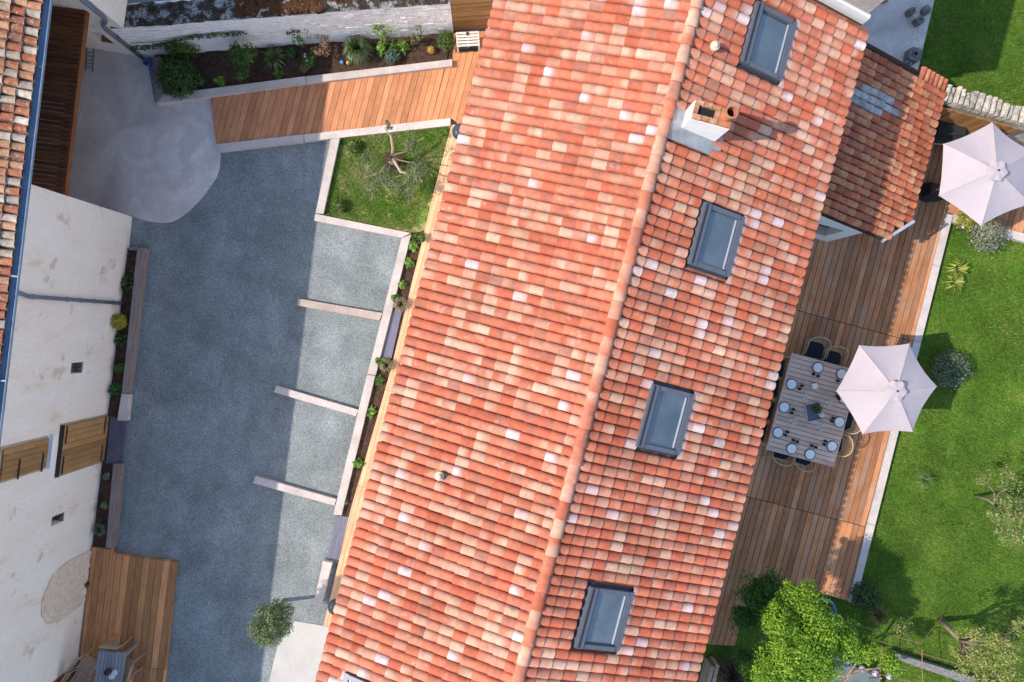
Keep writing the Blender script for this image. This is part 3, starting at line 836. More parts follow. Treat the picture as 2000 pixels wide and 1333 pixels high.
# ------------------------------------------------------------------ the barn on the left
WA, WB = P(259, 424), P(155.6, 1289)
WD = (WB - WA).normalized(); WL = (WB - WA).length
WN = Vector((-WD.y, WD.x, 0))
def Bw(t, n, z=0.0):
    return WA + WD * t + WN * n + Vector((0, 0, z))
BA = math.atan2(WN.y, WN.x)
barn = thing('barn', 'old limewashed barn with weathered clay tile roof and blue gutter', 'barn', Bw(WL / 2, -1.0, 0))
def bbox(m, t0, t1, n0, n1, z0, z1, jit=0.0, col=None):
    m.box(Bw((t0 + t1) / 2, (n0 + n1) / 2, (z0 + z1) / 2), (n1 - n0, t1 - t0, z1 - z0), BA, jit=jit, col=col)
def wall_holes(t0, t1, z0, z1, depth, holes, back):
    """front face at n = 0 with real openings"""
    m = MB()
    ts = sorted(set([t0, t1] + [h[0] for h in holes] + [h[1] for h in holes] + list(np.arange(t0 + 0.5, t1, 0.5))))
    zs = sorted(set([z0, z1] + [h[2] for h in holes] + [h[3] for h in holes] + list(np.arange(z0 + 0.5, z1, 0.5))))
    wob = {}
    def pt(t, z):
        edge = any(abs(t - e) < 1e-6 for h in holes for e in h[:2]) or any(abs(z - e) < 1e-6 for h in holes for e in h[2:4])
        k = (round(t, 4), round(z, 4))
        if k not in wob: wob[k] = 0.0 if edge else random.uniform(-0.012, 0.012)
        return Bw(t, wob[k], z)
    for a, b in zip(ts[:-1], ts[1:]):
        for c, d in zip(zs[:-1], zs[1:]):
            if any(h[0] - 1e-6 <= a and b <= h[1] + 1e-6 and h[2] - 1e-6 <= c and d <= h[3] + 1e-6 for h in holes): continue
            m.add([pt(a, c), pt(b, c), pt(b, d), pt(a, d)], [(3, 2, 1, 0)])
    for h in holes:
        a, b, c, d = h
        q = [Bw(a, 0, c), Bw(b, 0, c), Bw(b, 0, d), Bw(a, 0, d)]; e = [p - WN * depth for p in q]
        m.add(q + e, [(0, 1, 5, 4), (1, 2, 6, 5), (2, 3, 7, 6), (3, 0, 4, 7)])
        m.f = m.f
    f = [Bw(t0, 0, z0), Bw(t1, 0, z0), Bw(t1, 0, z1), Bw(t0, 0, z1)]
    k = [Bw(t0, -back, z0), Bw(t1, -back, z0), Bw(t1, -back, z1), Bw(t0, -back, z1)]
    m.add(f + k, [(0, 4, 7, 3), (1, 2, 6, 5), (3, 7, 6, 2), (4, 5, 6, 7)])
    return m
WIN = [(3.57, 3.82, 1.40, 1.87), (7.03, 7.24, 1.44, 1.92)]
wall_holes(0.0, WL, -0.05, 3.98, 0.28, WIN, 3.6).build('wall', MT['plaster_old'], barn)
for (a, b, c, d) in WIN:
    m = MB(); bbox(m, a - 0.02, b + 0.02, -0.30, -0.27, c - 0.02, d + 0.02); wi = m.build('window', MT['iron'], barn)
    m = MB(); bbox(m, a, b, -0.20, -0.012, c + 0.002, c + 0.03); m.build('sill', MT['stone_grey'], wi)
    m = MB(); m.tube([Bw((a + b) / 2, -0.06, c + 0.03), Bw((a + b) / 2, -0.06, d)], 0.012); m.build('bar', MT['iron'], wi)
# recess walls at both ends of the plastered block, under the same roof
m = MB(); bbox(m, -8.0, 0.0, -3.6, -3.4, -0.05, 5.22); bbox(m, WL, WL + 5, -3.6, -3.4, -0.05, 5.22); bbox(m, 0.0, WL, -3.62, -3.601, 3.9, 5.22); bbox(m, WL + 5, WL + 5.3, -3.6, 0.0, -0.05, 4.12)
m.build('back_wall', MT['plaster_old'], barn)
# double door, shutter, blocked arch
def leaf_door(t0, t1, z0, z1, nplank, gap, name):
    m = MB(); bbox(m, t0 - 0.05, t1 + 0.05, 0.0, 0.016, z0 - 0.02, z1 + 0.05); d = m.build(name, MT['board'], barn)
    w_ = (t1 - t0) / nplank
    for k in range(nplank):
        m = MB(); bbox(m, t0 + k * w_ + gap, t0 + (k + 1) * w_ - gap, 0.017, 0.055 + random.uniform(-.004, .004), z0, z1); m.build('plank', MT['shutter'], d)
    return d
door = leaf_door(4.98, 6.08, 0.04, 1.95, 8, 0.004, 'double_door')
for (t0, t1) in ((4.99, 5.38), (5.68, 6.07)):
    for z in (0.25, 1.85):
        m = MB(); bbox(m, t0, t1, 0.056, 0.068, z - 0.02, z + 0.02); m.build('hinge', MT['iron'], door)
for z0, z1 in ((1.96, 2.02),):
    m = MB(); bbox(m, 4.95, 6.11, 0.0, 0.07, z0, z1); m.build('lintel_rail', MT['iron'], door)
sh = leaf_door(5.17, 5.80, 2.46, 3.88, 5, 0.004, 'shutter')
for z in (2.62, 3.38):
    m = MB(); bbox(m, 5.45, 5.86, 0.056, 0.07, z - 0.022, z + 0.022); m.build('hinge', MT['iron'], sh)
m = MB(); bbox(m, 5.10, 5.84, 0.0, 0.10, 2.28, 2.40); m.build('window_sill', MT['stone_white'], barn)
m = MB()
ring = [Bw(8.33, 0.016, 0.1)] + [Bw(9.0 - 0.67 * math.cos(math.pi * k / 26) + random.uniform(-.035, .035), 0.016, 1.15 + 0.79 * math.sin(math.pi * k / 26) + random.uniform(-.035, .035)) for k in range(27)] + [Bw(9.64, 0.016, 0.1)]
m.add(ring, [tuple(range(len(ring)))]); m.build('arch_panel', MT['infill_joint'], barn)
m = MB()
for k in range(900):
    t = random.uniform(8.33, 9.6); z = random.uniform(0.1, 1.95)
    if ((t - 9.0) / 0.66) ** 2 + (max(0, z - 1.15) / 0.78) ** 2 > 1: continue
    if t < 8.33 + 0.1 * z * 0.2 or z > 1.95: continue
    q = random.uniform(0.022, 0.05)
    m.ball(Bw(t, 0.016, z), (0.02, q, q * random.uniform(0.45, 0.8)), 6, 4, jit=0.15)
m.build('arch_infill', MT['infill'], barn, kind='stuff')
# roof, tiles, gutter, downpipe
BS = math.radians(17.0)
bsv = WN * math.cos(BS) - Vector((0, 0, math.sin(BS))); bnv = WN * math.sin(BS) + Vector((0, 0, math.cos(BS)))
GP = [P(95, 0, 4.10), P(57, 335, 4.10), P(29, 552, 4.10), P(11, 665, 4.10)]
gn = sum((g - WA).dot(WN) for g in GP) / 4
GT0, GT1 = -6.6, WL + 4.5
eave_o = Bw(0, gn - 0.05, 4.13)
m = MB()
a = [eave_o + WD * t - bsv * s + bnv * h for t in (GT0, GT1) for s in (0.03, 4.2) for h in (-0.14, -0.01)]
m.add(a, [(0, 1, 3, 2), (4, 6, 7, 5), (0, 4, 5, 1), (2, 3, 7, 6), (1, 5, 7, 3), (0, 2, 6, 4)])
broof = m.build('roof', MT['underlay'], barn)
BP, BE, BR = 0.168, 0.245, 9
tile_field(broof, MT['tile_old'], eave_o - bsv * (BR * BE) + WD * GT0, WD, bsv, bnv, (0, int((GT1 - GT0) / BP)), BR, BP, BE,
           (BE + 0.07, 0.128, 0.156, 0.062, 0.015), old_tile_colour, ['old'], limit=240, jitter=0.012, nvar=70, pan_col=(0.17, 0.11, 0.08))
gut = MB()
prof = [(-0.075, 0.03), (-0.07, -0.03), (-0.035, -0.068), (0.0, -0.078), (0.035, -0.068), (0.07, -0.03), (0.075, 0.035), (0.066, 0.035), (0.06, -0.028), (0.0, -0.066), (-0.06, -0.028), (-0.066, 0.03)]
vs = []
for t in (GT0, GT1):
    for (n, z) in prof: vs.append(Bw(t, gn + n + 0.01, 4.11 + z))
k = len(prof)
gut.add(vs, [(i, (i + 1) % k, k + (i + 1) % k, k + i) for i in range(k)])
gu = gut.build('gutter', MT['gutter'], barn)
MB().tube([Bw(GT0, gn + 0.083, 4.145), Bw(GT1, gn + 0.083, 4.145)], 0.012, 8).build('gutter_bead', MT['gutter'], gu)
for t in np.arange(GT0 + 0.4, GT1, 2.0):
    m = MB(); m.box(Bw(t, gn + 0.01, 4.146), (0.17, 0.03, 0.006), BA); m.build('gutter_bracket', MT['pipe'], gu)
pt = 2.16
dp = MB().tube([Bw(pt - 0.05, gn + 0.03, 4.04), Bw(pt - 0.05, gn + 0.05, 3.95), Bw(pt, 0.07, 3.75), Bw(pt, 0.06, 0.1)], 0.042, 10).build('downpipe', MT['pipe'], barn, smooth=True)
for z in (3.55, 2.4, 1.9, 1.35, 0.5):
    MB().lathe([(0.052, 0), (0.052, 0.05)], Bw(pt, 0.062, z), 10).build('pipe_collar', MT['pipe'], dp)

# white gable and garden wall at the top left
G0, G1 = P(150, 91), P(285, 112.5)
gd = (G1 - G0).normalized(); gnm = Vector((-gd.y, gd.x, 0))
gab = thing('gable_wall', 'whitewashed gable wall with small niche window above the concrete apron', 'wall', (G0 + G1) / 2)
GL = (G1 - G0).length
def Gw(t, n, z): return G0 + gd * t + gnm * n + Vector((0, 0, z))
gang = math.atan2(gd.y, gd.x)
m = MB()
hole = (0.95, 1.27, 0.64, 1.28)
def gface(a, b, c, d): m.add([Gw(a, 0, c), Gw(b, 0, c), Gw(b, 0, d), Gw(a, 0, d)], [(0, 1, 2, 3)])
LT = -3.0
gface(LT, hole[0], -0.05, 5); gface(hole[1], GL, -0.05, 5); gface(hole[0], hole[1], -0.05, hole[2]); gface(hole[0], hole[1], hole[3], 5)
q = [Gw(hole[0], 0, hole[2]), Gw(hole[1], 0, hole[2]), Gw(hole[1], 0, hole[3]), Gw(hole[0], 0, hole[3])]
m.add(q + [p + gnm * 0.3 for p in q], [(4, 5, 1, 0), (5, 6, 2, 1), (6, 7, 3, 2), (7, 4, 0, 3)])
for (t_, z0_) in ((2.05, 1.80),):
    m.box(Gw((GL + t_) / 2 + 0.002, 0.38, (z0_ + 5) / 2), (t_ - GL, 0.75, 5 - z0_), gang)
m.add([Gw(LT, 0, -0.05), Gw(GL, 0, -0.05), Gw(GL, 0.8, -0.05), Gw(LT, 0.8, -0.05), Gw(LT, 0, 5), Gw(GL, 0, 5), Gw(GL, 0.8, 5), Gw(LT, 0.8, 5)], [(4, 5, 6, 7), (1, 2, 6, 5), (2, 3, 7, 6), (3, 0, 4, 7)])
m.build('wall', MT['plaster_old'], gab)
m = MB(); m.box(Gw((hole[0] + hole[1]) / 2, 0.30, (hole[2] + hole[3]) / 2), (0.34, 0.02, 0.68), gang); wi = m.build('niche_window', MT['lamp_dark'], gab)
m = MB(); m.box(Gw((hole[0] + hole[1]) / 2, 0.12, hole[2] + 0.02), (0.31, 0.22, 0.035), gang); m.build('sill', MT['fence_wood'], wi)
px_ = MB().tube([Gw(GL - 0.04, -0.06, 0.05), Gw(GL - 0.05, -0.06, 1.75), Gw(GL + 0.02, -0.06, 1.98), Gw(GL + 0.24, -0.06, 2.3), Gw(GL + 0.30, -0.06, 2.5), Gw(GL + 0.30, -0.06, 4.9)], 0.045, 10).build('downpipe', MT['pipe'], gab, smooth=True)
for z in (0.5, 1.3):
    MB().lathe([(0.055, 0), (0.055, 0.05)], Gw(GL - 0.02, -0.06, z), 10).build('pipe_collar', MT['pipe'], px_)

V0, V1 = P(287, 112.5), P(886, 66)
vd = (V1 - V0).normalized(); vn = Vector((-vd.y, vd.x, 0)); VL = (V1 - V0).length
vang = math.atan2(vd.y, vd.x)
def Vw(t, n, z): return V0 + vd * t + vn * n + Vector((0, 0, z))
gwall = thing('garden_wall', 'whitewashed stone garden wall with lichen covered top behind the flower bed', 'wall', (V0 + V1) / 2)
m = MB(); m.box(Vw(VL / 2 - 0.1, 0.265, 0.84), (VL + 0.2, 0.47, 1.78), vang); m.build('core', MT['stone_white'], gwall)
m = MB()                                  # thin courses of stone, each a few pixels
z = 0.0
while z < 1.66:
    h_ = random.uniform(0.055, 0.095); t = 0.0
    while t < VL:
        l_ = random.uniform(0.1, 0.34)
        e = min(l_, VL - t)
        if e > 0.03:
            m.box(Vw(t + e / 2, 0.012 + random.uniform(-0.013, 0.013) + (0.006 if t < 2.5 else 0), z + h_ / 2), (e - 0.008, 0.05, h_ - 0.010), vang, jit=0.004)
        t += l_
    z += h_
m.build('stone_courses', MT['stone_white'], gwall, kind='stuff')
m = MB()
N = 46
for i in range(N + 1):
    t = VL * i / N
    for k, n in enumerate((-0.03, 0.06, 0.16, 0.28, 0.40, 0.50)):
        m.v.append(tuple(Vw(t, n + random.uniform(-.015, .015), 1.735 + (0.035 if 0 < k < 5 else -0.02) + random.uniform(-.02, .02))))
for i in range(N):
    for k in range(5):
        m.f.append((i * 6 + k, (i + 1) * 6 + k, (i + 1) * 6 + k + 1, i * 6 + k + 1))
m.build('wall_top', MT['wall_top'], gwall)
for (t0, t1, n0) in ((2.85, 4.75, 0.0), (4.9, 5.7, 0.22)):
    m = MB()
    for k in range(260):
        t = random.uniform(t0, t1); n = random.uniform(n0, 0.48)
        m.ball(Vw(t, n, 1.76), (random.uniform(.04, .09), random.uniform(.04, .09), random.uniform(.02, .04)), 6, 4, jit=0.1)
    m.build('moss', MT['moss'], gwall, kind='stuff', smooth=True)
# slatted wooden panel closing the gap to the house
fp = thing('fence_panel', 'brown panel of thin horizontal slats between garden wall and house', 'fence', Vw(VL + 0.35, 0.1, 0))
m = MB(); m.box(Vw(VL + 0.55, 0.10, 0.84), (1.06, 0.03, 1.64), vang); m.build('backing', MT['fence_wood'], fp)
for k in range(17):
    m = MB(); m.box(Vw(VL + 0.55, 0.065, 0.10 + k * 0.096), (1.08, 0.03, 0.082), vang); m.build('slat', MT['fence_wood'], fp)
m = MB(); m.box(Vw(VL + 0.55, 0.12, 1.71), (1.12, 0.14, 0.05), vang); m.build('cap', MT['sleeper'], fp)
for t in (0.02, 1.08):
    m = MB(); m.box(Vw(VL + t, 0.15, 0.83), (0.09, 0.09, 1.7), vang); m.build('post', MT['fence_wood'], fp)

# ------------------------------------------------------------------ the annex on the right
annex = thing('annex', 'low white annex under a mossy old clay tile roof beside the house', 'annex', Hw(6.6, 6.2, 0))
AXE, AZE, ASL = 8.81, 1.86, 0.36
ay0, ay1 = 4.33, 8.2
aa = math.atan(ASL)
asv = HX * math.cos(aa) - Vector((0, 0, math.sin(aa))); anv = HX * math.sin(aa) + Vector((0, 0, math.cos(aa)))
# gable face with a window opening (faces down the picture), side wall, back
def aface(m, y, x0, x1, z0, z1a, z1b, flip=False):
    m.add([Hw(x0, y, z0), Hw(x1, y, z0), Hw(x1, y, z1b), Hw(x0, y, z1a)], [(3, 2, 1, 0) if flip else (0, 1, 2, 3)])
az = lambda x: AZE - 0.1 + (AXE - x) * ASL
m = MB()
X0, X1, XW0, XW1, ZW0, ZW1 = 5.32, 7.84, 6.6, 7.53, 0.62, 1.6
aface(m, 4.40, X0, XW0, -0.05, az(X0), az(XW0)); aface(m, 4.40, XW1, X1, -0.05, az(XW1), az(X1))
aface(m, 4.40, XW0, XW1, -0.05, ZW0, ZW0); aface(m, 4.40, XW0, XW1, ZW1, az(XW0), az(XW1))
q = [Hw(XW0, 4.40, ZW0), Hw(XW1, 4.40, ZW0), Hw(XW1, 4.40, ZW1), Hw(XW0, 4.40, ZW1)]
m.add(q + [p + HY * 0.22 for p in q], [(4, 5, 1, 0), (5, 6, 2, 1), (6, 7, 3, 2), (7, 4, 0, 3)])
m.add([Hw(X1, 4.40, -0.05), Hw(X1, 8.1, -0.05), Hw(X1, 8.1, az(X1)), Hw(X1, 4.40, az(X1))], [(0, 1, 2, 3)])
m.add([Hw(X0, 8.1, -0.05), Hw(X1, 8.1, -0.05), Hw(X1, 8.1, az(X1)), Hw(X0, 8.1, az(X0))], [(3, 2, 1, 0)])
m.build('wall', MT['plaster'], annex)
m = MB(); hbox(m, XW0, XW1, 4.60, 4.64, ZW0, ZW1); wi = m.build('window', MT['glass'], annex)
m = MB(); hbox(m, (XW0 + XW1) / 2 - 0.025, (XW0 + XW1) / 2 + 0.025, 4.57, 4.598, ZW0, ZW1); m.build('window_frame', MT['fence_wood'], wi)
m = MB(); hbox(m, XW0 + 0.005, XW1 - 0.005, 4.41, 4.56, ZW0 + 0.003, ZW0 + 0.03); m.build('sill', MT['board'], wi)
m = MB()
pl = [(5.3, ay0), (8.2, ay0), (AXE - 0.03, ay0 + 0.63), (AXE - 0.03, ay1), (5.3, ay1)]
if True:
    ztop = [AZE - 0.02 + (AXE - x) * ASL for x, y in pl]
    m.prism([Hw(x, y)[:2] for x, y in pl], [z - 0.08 for z in ztop], ztop)
aroof = m.build('roof', MT['underlay'], annex)
AP, AE, AR = 0.176, 0.244, 14
def askip(c, i, j):
    x, y = toH(c)
    if y < ay0 + 0.03 or y > ay1 - 0.02 or x < 5.45: return True
    return (x - 8.2) * 0.63 / 0.61 > (y - ay0) and x > 8.2
def apick(c, i, j):
    x, y = pix(c)
    return 'grey' if (1655 < x < 1742 and -22 < (y - (200 + (x - 1705) * 0.27)) < 20) else 'moss'
tile_field(aroof, MT['tile_moss'], Hw(AXE, ay0, AZE) - asv * (AR * AE), HY, asv, anv, (0, int((ay1 - ay0) / AP)), AR, AP, AE,
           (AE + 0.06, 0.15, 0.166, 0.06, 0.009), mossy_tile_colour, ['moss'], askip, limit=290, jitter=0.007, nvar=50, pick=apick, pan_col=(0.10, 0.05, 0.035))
# edge tiles laid across the top verge
for k in range(6):
    x = 8.74 - k * 0.135
    vs, fs, cs = tile_shape(0.27, 0.115, 0.135, 0.05, 0.014, mossy_tile_colour('x'))
    m = MB(); m.add(vs.tolist(), fs, cs.tolist()); me = m.mesh('verge_tile'); me.materials.append(MT['tile_moss'])
    o = bpy.data.objects.new('verge_tile', me); COL.objects.link(o); o.parent = aroof
    o.matrix_local = Matrix.Translation(Hw(x, ay1 - 0.06, AZE + 0.075 + (AXE - x) * ASL) - org(aroof)) @ Matrix((-HX, HY, Vector((0, 0, 1)))).transposed().to_4x4()
    R3 = Matrix((HX, HY, Vector((0, 0, 1)))).transposed()
    o.matrix_local = Matrix.Translation(Hw(x, ay1 - 0.20, AZE + 0.05 + (AXE - x) * ASL) - org(aroof)) @ R3.to_4x4()
a, b = Hw(8.22, ay0 - 0.06, AZE - 0.0 + 0.6 * ASL), Hw(AXE + 0.03, ay0 + 0.58, AZE)
g = MB().tube([a + Vector((0, 0, 0.0)), Vector((b.x, b.y, a.z - 0.05))], 0.04, 8).build('corner_gutter', MT['frame_light'], annex)
MB().tube([Hw(AXE + 0.01, ay0 + 0.6, AZE - 0.03), Hw(AXE + 0.01, ay1, AZE - 0.03)], 0.022, 8).build('eave_rail', MT['frame_light'], annex)
m = MB()
for y in np.arange(ay0 + 0.7, ay1, 0.6):
    pass
for y in (4.9, 6.4, 7.9):
    m = MB(); hbox(m, 8.52, 8.62, y - 0.05, y + 0.05, 0.15, 1.80); m.build('porch_post', MT['board'], annex)

# ------------------------------------------------------------------ decks, kerbs and slabs
UP = ANG + math.pi / 2                 # along the house
walk = thing('wooden_walkway', 'orange larch plank walkway between the two pale sleeper edgings', 'walkway', P(650, 205))
planks(walk, pxpoly([(411, 190), (598, 164), (884, 130), (885, 66), (960, 60), (960, 120), (905, 248), (882, 232), (593, 264), (422, 284)], 0.10), UP, 0.148, 0.009, 0.02, 0.10, MT['walk'])
strip_ = thing('boardwalk_strip', 'narrow pale board strip running along the foot of the house wall', 'walkway', P(770, 720))
planks(strip_, pxpoly([(882, 244), (930, 245), (720, 1100), (690, 1232), (632, 1222), (685, 995), (764, 720), (846, 380)], 0.10), UP, 0.116, 0.006, 0.02, 0.10, MT['strip'], joints=(-4.6, -2.1, 0.45, 2.8), phase=0.03)

terr = thing('terrace', 'brown weathered wooden terrace along the garden side of the house', 'terrace', Hw(8.2, 0.5, 0))
planks(terr, [Hw(*q)[:2] for q in [(5.2, -6.75), (8.2215, -6.2), (8.2215, -4.37), (10.74, -4.36), (10.62, 5.55), (10.6, 8.15), (5.2, 8.15)]], UP, 0.1555, 0.017, 0.0, 0.15, MT['deck'], joints=(-2.41, 2.51), phase=0.02)
arm = thing('side_terrace', 'small plank terrace arm under the umbrella at the picture edge', 'terrace', Hw(12.0, 7.0, 0))
planks(arm, [Hw(*q)[:2] for q in [(10.64, 5.95), (14.5, 5.95), (14.5, 8.1), (10.64, 8.15)]], UP, 0.1555, 0.012, 0.0, 0.15, MT['deck'], phase=0.02)
ld = thing('barn_terrace', 'brown plank terrace at the foot of the barn with grey table', 'terrace', P(250, 1200))
planks(ld, pxpoly([(180, 1069.5), (218, 1073), (219, 1082), (344, 1099), (322, 1315), (300, 1500), (120, 1500), (156, 1289)], 0.12), math.atan2(WD.y, WD.x), 0.165, 0.009, 0.0, 0.12, MT['deck_left'], joints=(9.4,))
cano = thing('timber_canopy', 'dark red slatted timber canopy under the barn gutter beside the gable wall', 'canopy', Bw(-2.0, -0.25, 0))
k = -3.95
while k < -0.03:
    m = MB(); bbox(m, k, min(k + 0.082 + random.uniform(-.006, .004), -0.01), -3.35, -0.20, 2.53, 2.58 + random.uniform(-.006, .006)); m.build('slat', MT['slat_red'], cano)
    k += 0.096
m = MB(); bbox(m, -3.95, -0.01, -0.197, -0.165, 2.44, 2.575); m.build('edge_board', MT['slat_red'], cano)
for nn in (-3.2, -1.7, -0.35):
    m = MB(); bbox(m, -3.95, -0.01, nn - 0.05, nn + 0.05, 2.36, 2.525); m.build('joist', MT['slat_red'], cano)
m = MB(); bbox(m, WL + 0.005, WL + 4.5, -0.16, -0.12, -0.05, 3.98); clad = m.build('plank_wall', MT['slat_red'], barn)
k = WL + 0.01
while k < WL + 2.6:
    m = MB(); bbox(m, k, k + 0.118, -0.118, -0.085 + random.uniform(-.006, .006), 0.0, 3.97); m.build('board', MT['slat_red'], clad)
    k += 0.125
m = MB(); bbox(m, WL + 0.002, WL + 0.05, -0.08, 0.01, 0.0, 3.97); m.build('corner_post', MT['fence_wood'], clad)

def beam(name, label, pts, z1, mat, cat='sleeper', group=None, z0=-0.03):
    poly = pxpoly(pts, z1)
    m = MB()
    # subdivided, slightly uneven top
    n = len(poly)
    m.prism([(p[0] + random.uniform(-.006, .006), p[1] + random.uniform(-.006, .006)) for p in poly], z0, [z1 + random.uniform(-.006, .006) for _ in poly])
    o = m.build(name, mat)
    return tag(o, label, cat, group)
S = MT['sleeper']; SD = MT['sleeper_dark']
beam('sleeper', 'dark timber edging between the concrete apron and the flower bed end', [(300, 112), (314, 110), (319, 186), (304, 203)], 0.24, SD)
beam('sleeper', 'shaded sleeper edging the flower bed nearest the concrete apron', [(318, 185), (596, 150), (597.5, 163.5), (305, 202.5)], 0.22, S)
beam('sleeper', 'sunlit sleeper edging the flower bed up to the slatted panel', [(597.5, 149.5), (883, 115.5), (883, 129.5), (599, 163.3)], 0.22, S)
beam('sleeper', 'half shaded sleeper along the walkway above the blue gravel', [(422.5, 282), (592.5, 263), (593.5, 277.5), (430, 296)], 0.14, S)
beam('sleeper', 'sunlit sleeper between the walkway and the small lawn', [(594, 262.8), (880, 231), (880, 245), (595, 277.3)], 0.14, S)
beam('sleeper', 'pale sleeper on the left edge of the small lawn', [(646, 272), (664, 270), (632, 418), (616, 416)], 0.14, S)
beam('sleeper', 'pale sleeper between the small lawn and the top parking bay', [(616, 417.5), (802, 456), (784, 465), (613.5, 431)], 0.15, S)
beam('sleeper', 'long pale sleeper beside the house bed along the upper parking bays', [(784.5, 466), (802.5, 458), (733.5, 733), (717.5, 731)], 0.16, S)
beam('sleeper', 'long pale sleeper beside the house bed along the lower parking bays', [(717, 732.5), (733, 734.5), (667, 1007), (651.7, 1005)], 0.16, S)
beam('parking_divider', 'topmost parking divider beam, brown tinted, on the gravel', [(581.6, 583), (747, 611.6), (741, 626), (579, 597)], 0.13, mottled('brown concrete', [(0.3, (0.36, 0.27, 0.23)), (0.7, (0.50, 0.40, 0.35))], 3, 0.85, fine=(30, 0.8, 1.1)), 'divider', 'parking divider beams on the gravel')
beam('parking_divider', 'middle parking divider beam on the gravel', [(539.5, 753.6), (700, 801), (695, 813.5), (535, 767)], 0.13, S, 'divider', 'parking divider beams on the gravel')
beam('parking_divider', 'lowest parking divider beam on the gravel', [(498.7, 931), (657, 975.5), (653, 988), (493.6, 943.6)], 0.13, S, 'divider', 'parking divider beams on the gravel')
beam('slate_step', 'blue grey slate slab beside the board strip at the second parking bay', [(765, 604.5), (785, 607), (764, 701), (743.6, 699)], 0.09, MT['slate'], 'slab')
beam('slate_step', 'blue grey slate slab at the lower end of the house bed', [(657, 1008), (682, 1009.6), (660, 1101), (640, 1096)], 0.09, MT['slate'], 'slab')
beam('slate_step', 'dark slate step in front of the barn double door', [(215.6, 813), (243.6, 823), (238.5, 906), (206.6, 905)], 0.10, MT['slate_dark'], 'slab')
beam('sleeper', 'short loose sleeper bench below the lower slate slab', [(631, 1096), (648, 1100), (629, 1177), (613.5, 1175)], 0.24, S)
beam('sleeper', 'long grey brown sleeper edging the barn bed above the door', [(268, 484), (285, 485.5), (251.5, 769), (238.5, 767)], 0.20, SD)
beam('sleeper', 'short pale sleeper edging the barn bed just above the dark step', [(238, 769), (251.3, 771), (246, 822), (229, 822)], 0.20, S)
beam('sleeper', 'grey brown sleeper edging the barn bed below the dark step', [(220.7, 907), (237, 907), (221, 1072), (206.6, 1069.5)], 0.20, SD)
beam('sleeper', 'short cross piece closing the top end of the barn bed', [(252, 483), (267, 483.6), (267, 489), (251, 488)], 0.18, SD)
kl = [(1849.5, 400), (1783, 680), (1736.6, 847), (1675.6, 1100), (1656, 1170.6)]
def kerbpt(y, side):
    x = 10.61 + (6.13 - y) * 0.0153
    return Hw(x + (0.205 if side else 0.012), y)
for i, (ya, yb, lab) in enumerate(((5.9, 4.55, 'shaded kerb beam of the terrace under the upper umbrella'), (4.54, 2.55, 'sunlit kerb beam of the terrace next to the yellow daylilies'), (2.54, 0.2, 'kerb beam of the terrace crossed by the umbrella shadow edge'), (0.19, -2.3, 'kerb beam of the terrace emerging below the table umbrella'), (-2.31, -4.38, 'lowest kerb beam of the terrace next to the big green tree'))):
    m = MB(); pts = [kerbpt(ya, 0), kerbpt(ya, 1), kerbpt(yb, 1), kerbpt(yb, 0)]
    m.prism([p[:2] for p in pts], -0.03, [0.163 + random.uniform(-.004, .004) for _ in range(4)])
    tag(m.build('kerb_beam', S), lab, 'kerb', 'kerb beams edging the terrace')
for (xa, xb, lab) in ((10.86, 12.3, 'pale kerb beam below the small terrace arm, left piece'), (12.32, 14.6, 'pale kerb beam below the small terrace arm, right piece at the picture edge')):
    m = MB(); m.prism([Hw(xa, 5.74)[:2], Hw(xb, 5.74)[:2], Hw(xb, 5.94)[:2], Hw(xa, 5.94)[:2]], -0.03, 0.163)
    tag(m.build('kerb_beam', S), lab, 'kerb', 'kerb beams edging the terrace')
beam('kerb_beam', 'grey kerb running from the fence foot to the picture edge', [(1940, 258), (1958, 252), (2060, 322), (2040, 332)], 0.10, S, 'kerb')

# stone wall with upright capstones and board fence, top right
fy = []
swx0 = 8.85
sw = thing('stone_wall', 'rough limestone wall topped with upright capstones behind the upper umbrella', 'wall', Hw(11.0, 8.4, 0))
sy0, sy1 = toH(P(1900, 212, 1.9))[1], toH(P(1900, 177, 1.9))[1]
m = MB(); hbox(m, 8.75, 15.2, sy0 + 0.03, sy1 - 0.03, -0.05, 1.72); m.build('core', MT['rubble'], sw)
x = 8.84
while x < 14.9:
    w_ = random.uniform(0.10, 0.19)
    m = MB(); ln = sy1 - sy0 + random.uniform(-0.08, 0.03); cut = random.random() < 0.3
    parts = [(sy0, sy0 + ln)] if not cut else [(sy0, sy0 + ln * 0.48), (sy0 + ln * 0.52, sy0 + ln)]
    for (ya, yb) in parts:
        m = MB()
        h_ = random.uniform(0.16, 0.26)
        rz = ANG + random.uniform(-0.06, 0.06)
        N = 5
        c = Hw(x + w_ / 2, (ya + yb) / 2, 1.70)
        R = Matrix.Rotation(rz, 3, 'Z')
        vs = []
        for i in range(N):
            yy = (i / (N - 1) - 0.5) * (yb - ya)
            for (xx, zz) in ((-0.5, 0.0), (-0.46, 0.8), (-0.2, 1.0), (0.2, 1.0), (0.46, 0.78), (0.5, 0.0)):
                vs.append(c + R @ Vector((xx * (w_ - 0.02) + random.uniform(-.012, .012), yy + random.uniform(-.012, .012), zz * h_ + random.uniform(-.018, .018))))
        fs = [(i * 6 + k, i * 6 + k + 1, (i + 1) * 6 + k + 1, (i + 1) * 6 + k) for i in range(N - 1) for k in range(5)]
        fs += [tuple(range(5, -1, -1)), tuple(range((N - 1) * 6, N * 6))]
        m.add(vs, fs); m.f = [tuple(reversed(f)) for f in m.f]
        m.build('capstone', MT['rubble'], sw)
    x += w_
fe = thing('board_fence', 'brown fence of narrow upright boards in front of the stone wall', 'fence', Hw(10.5, sy0 - 0.1, 0))
x = 8.70
FX1 = toH(P(1998, 236, 1.75))[0]
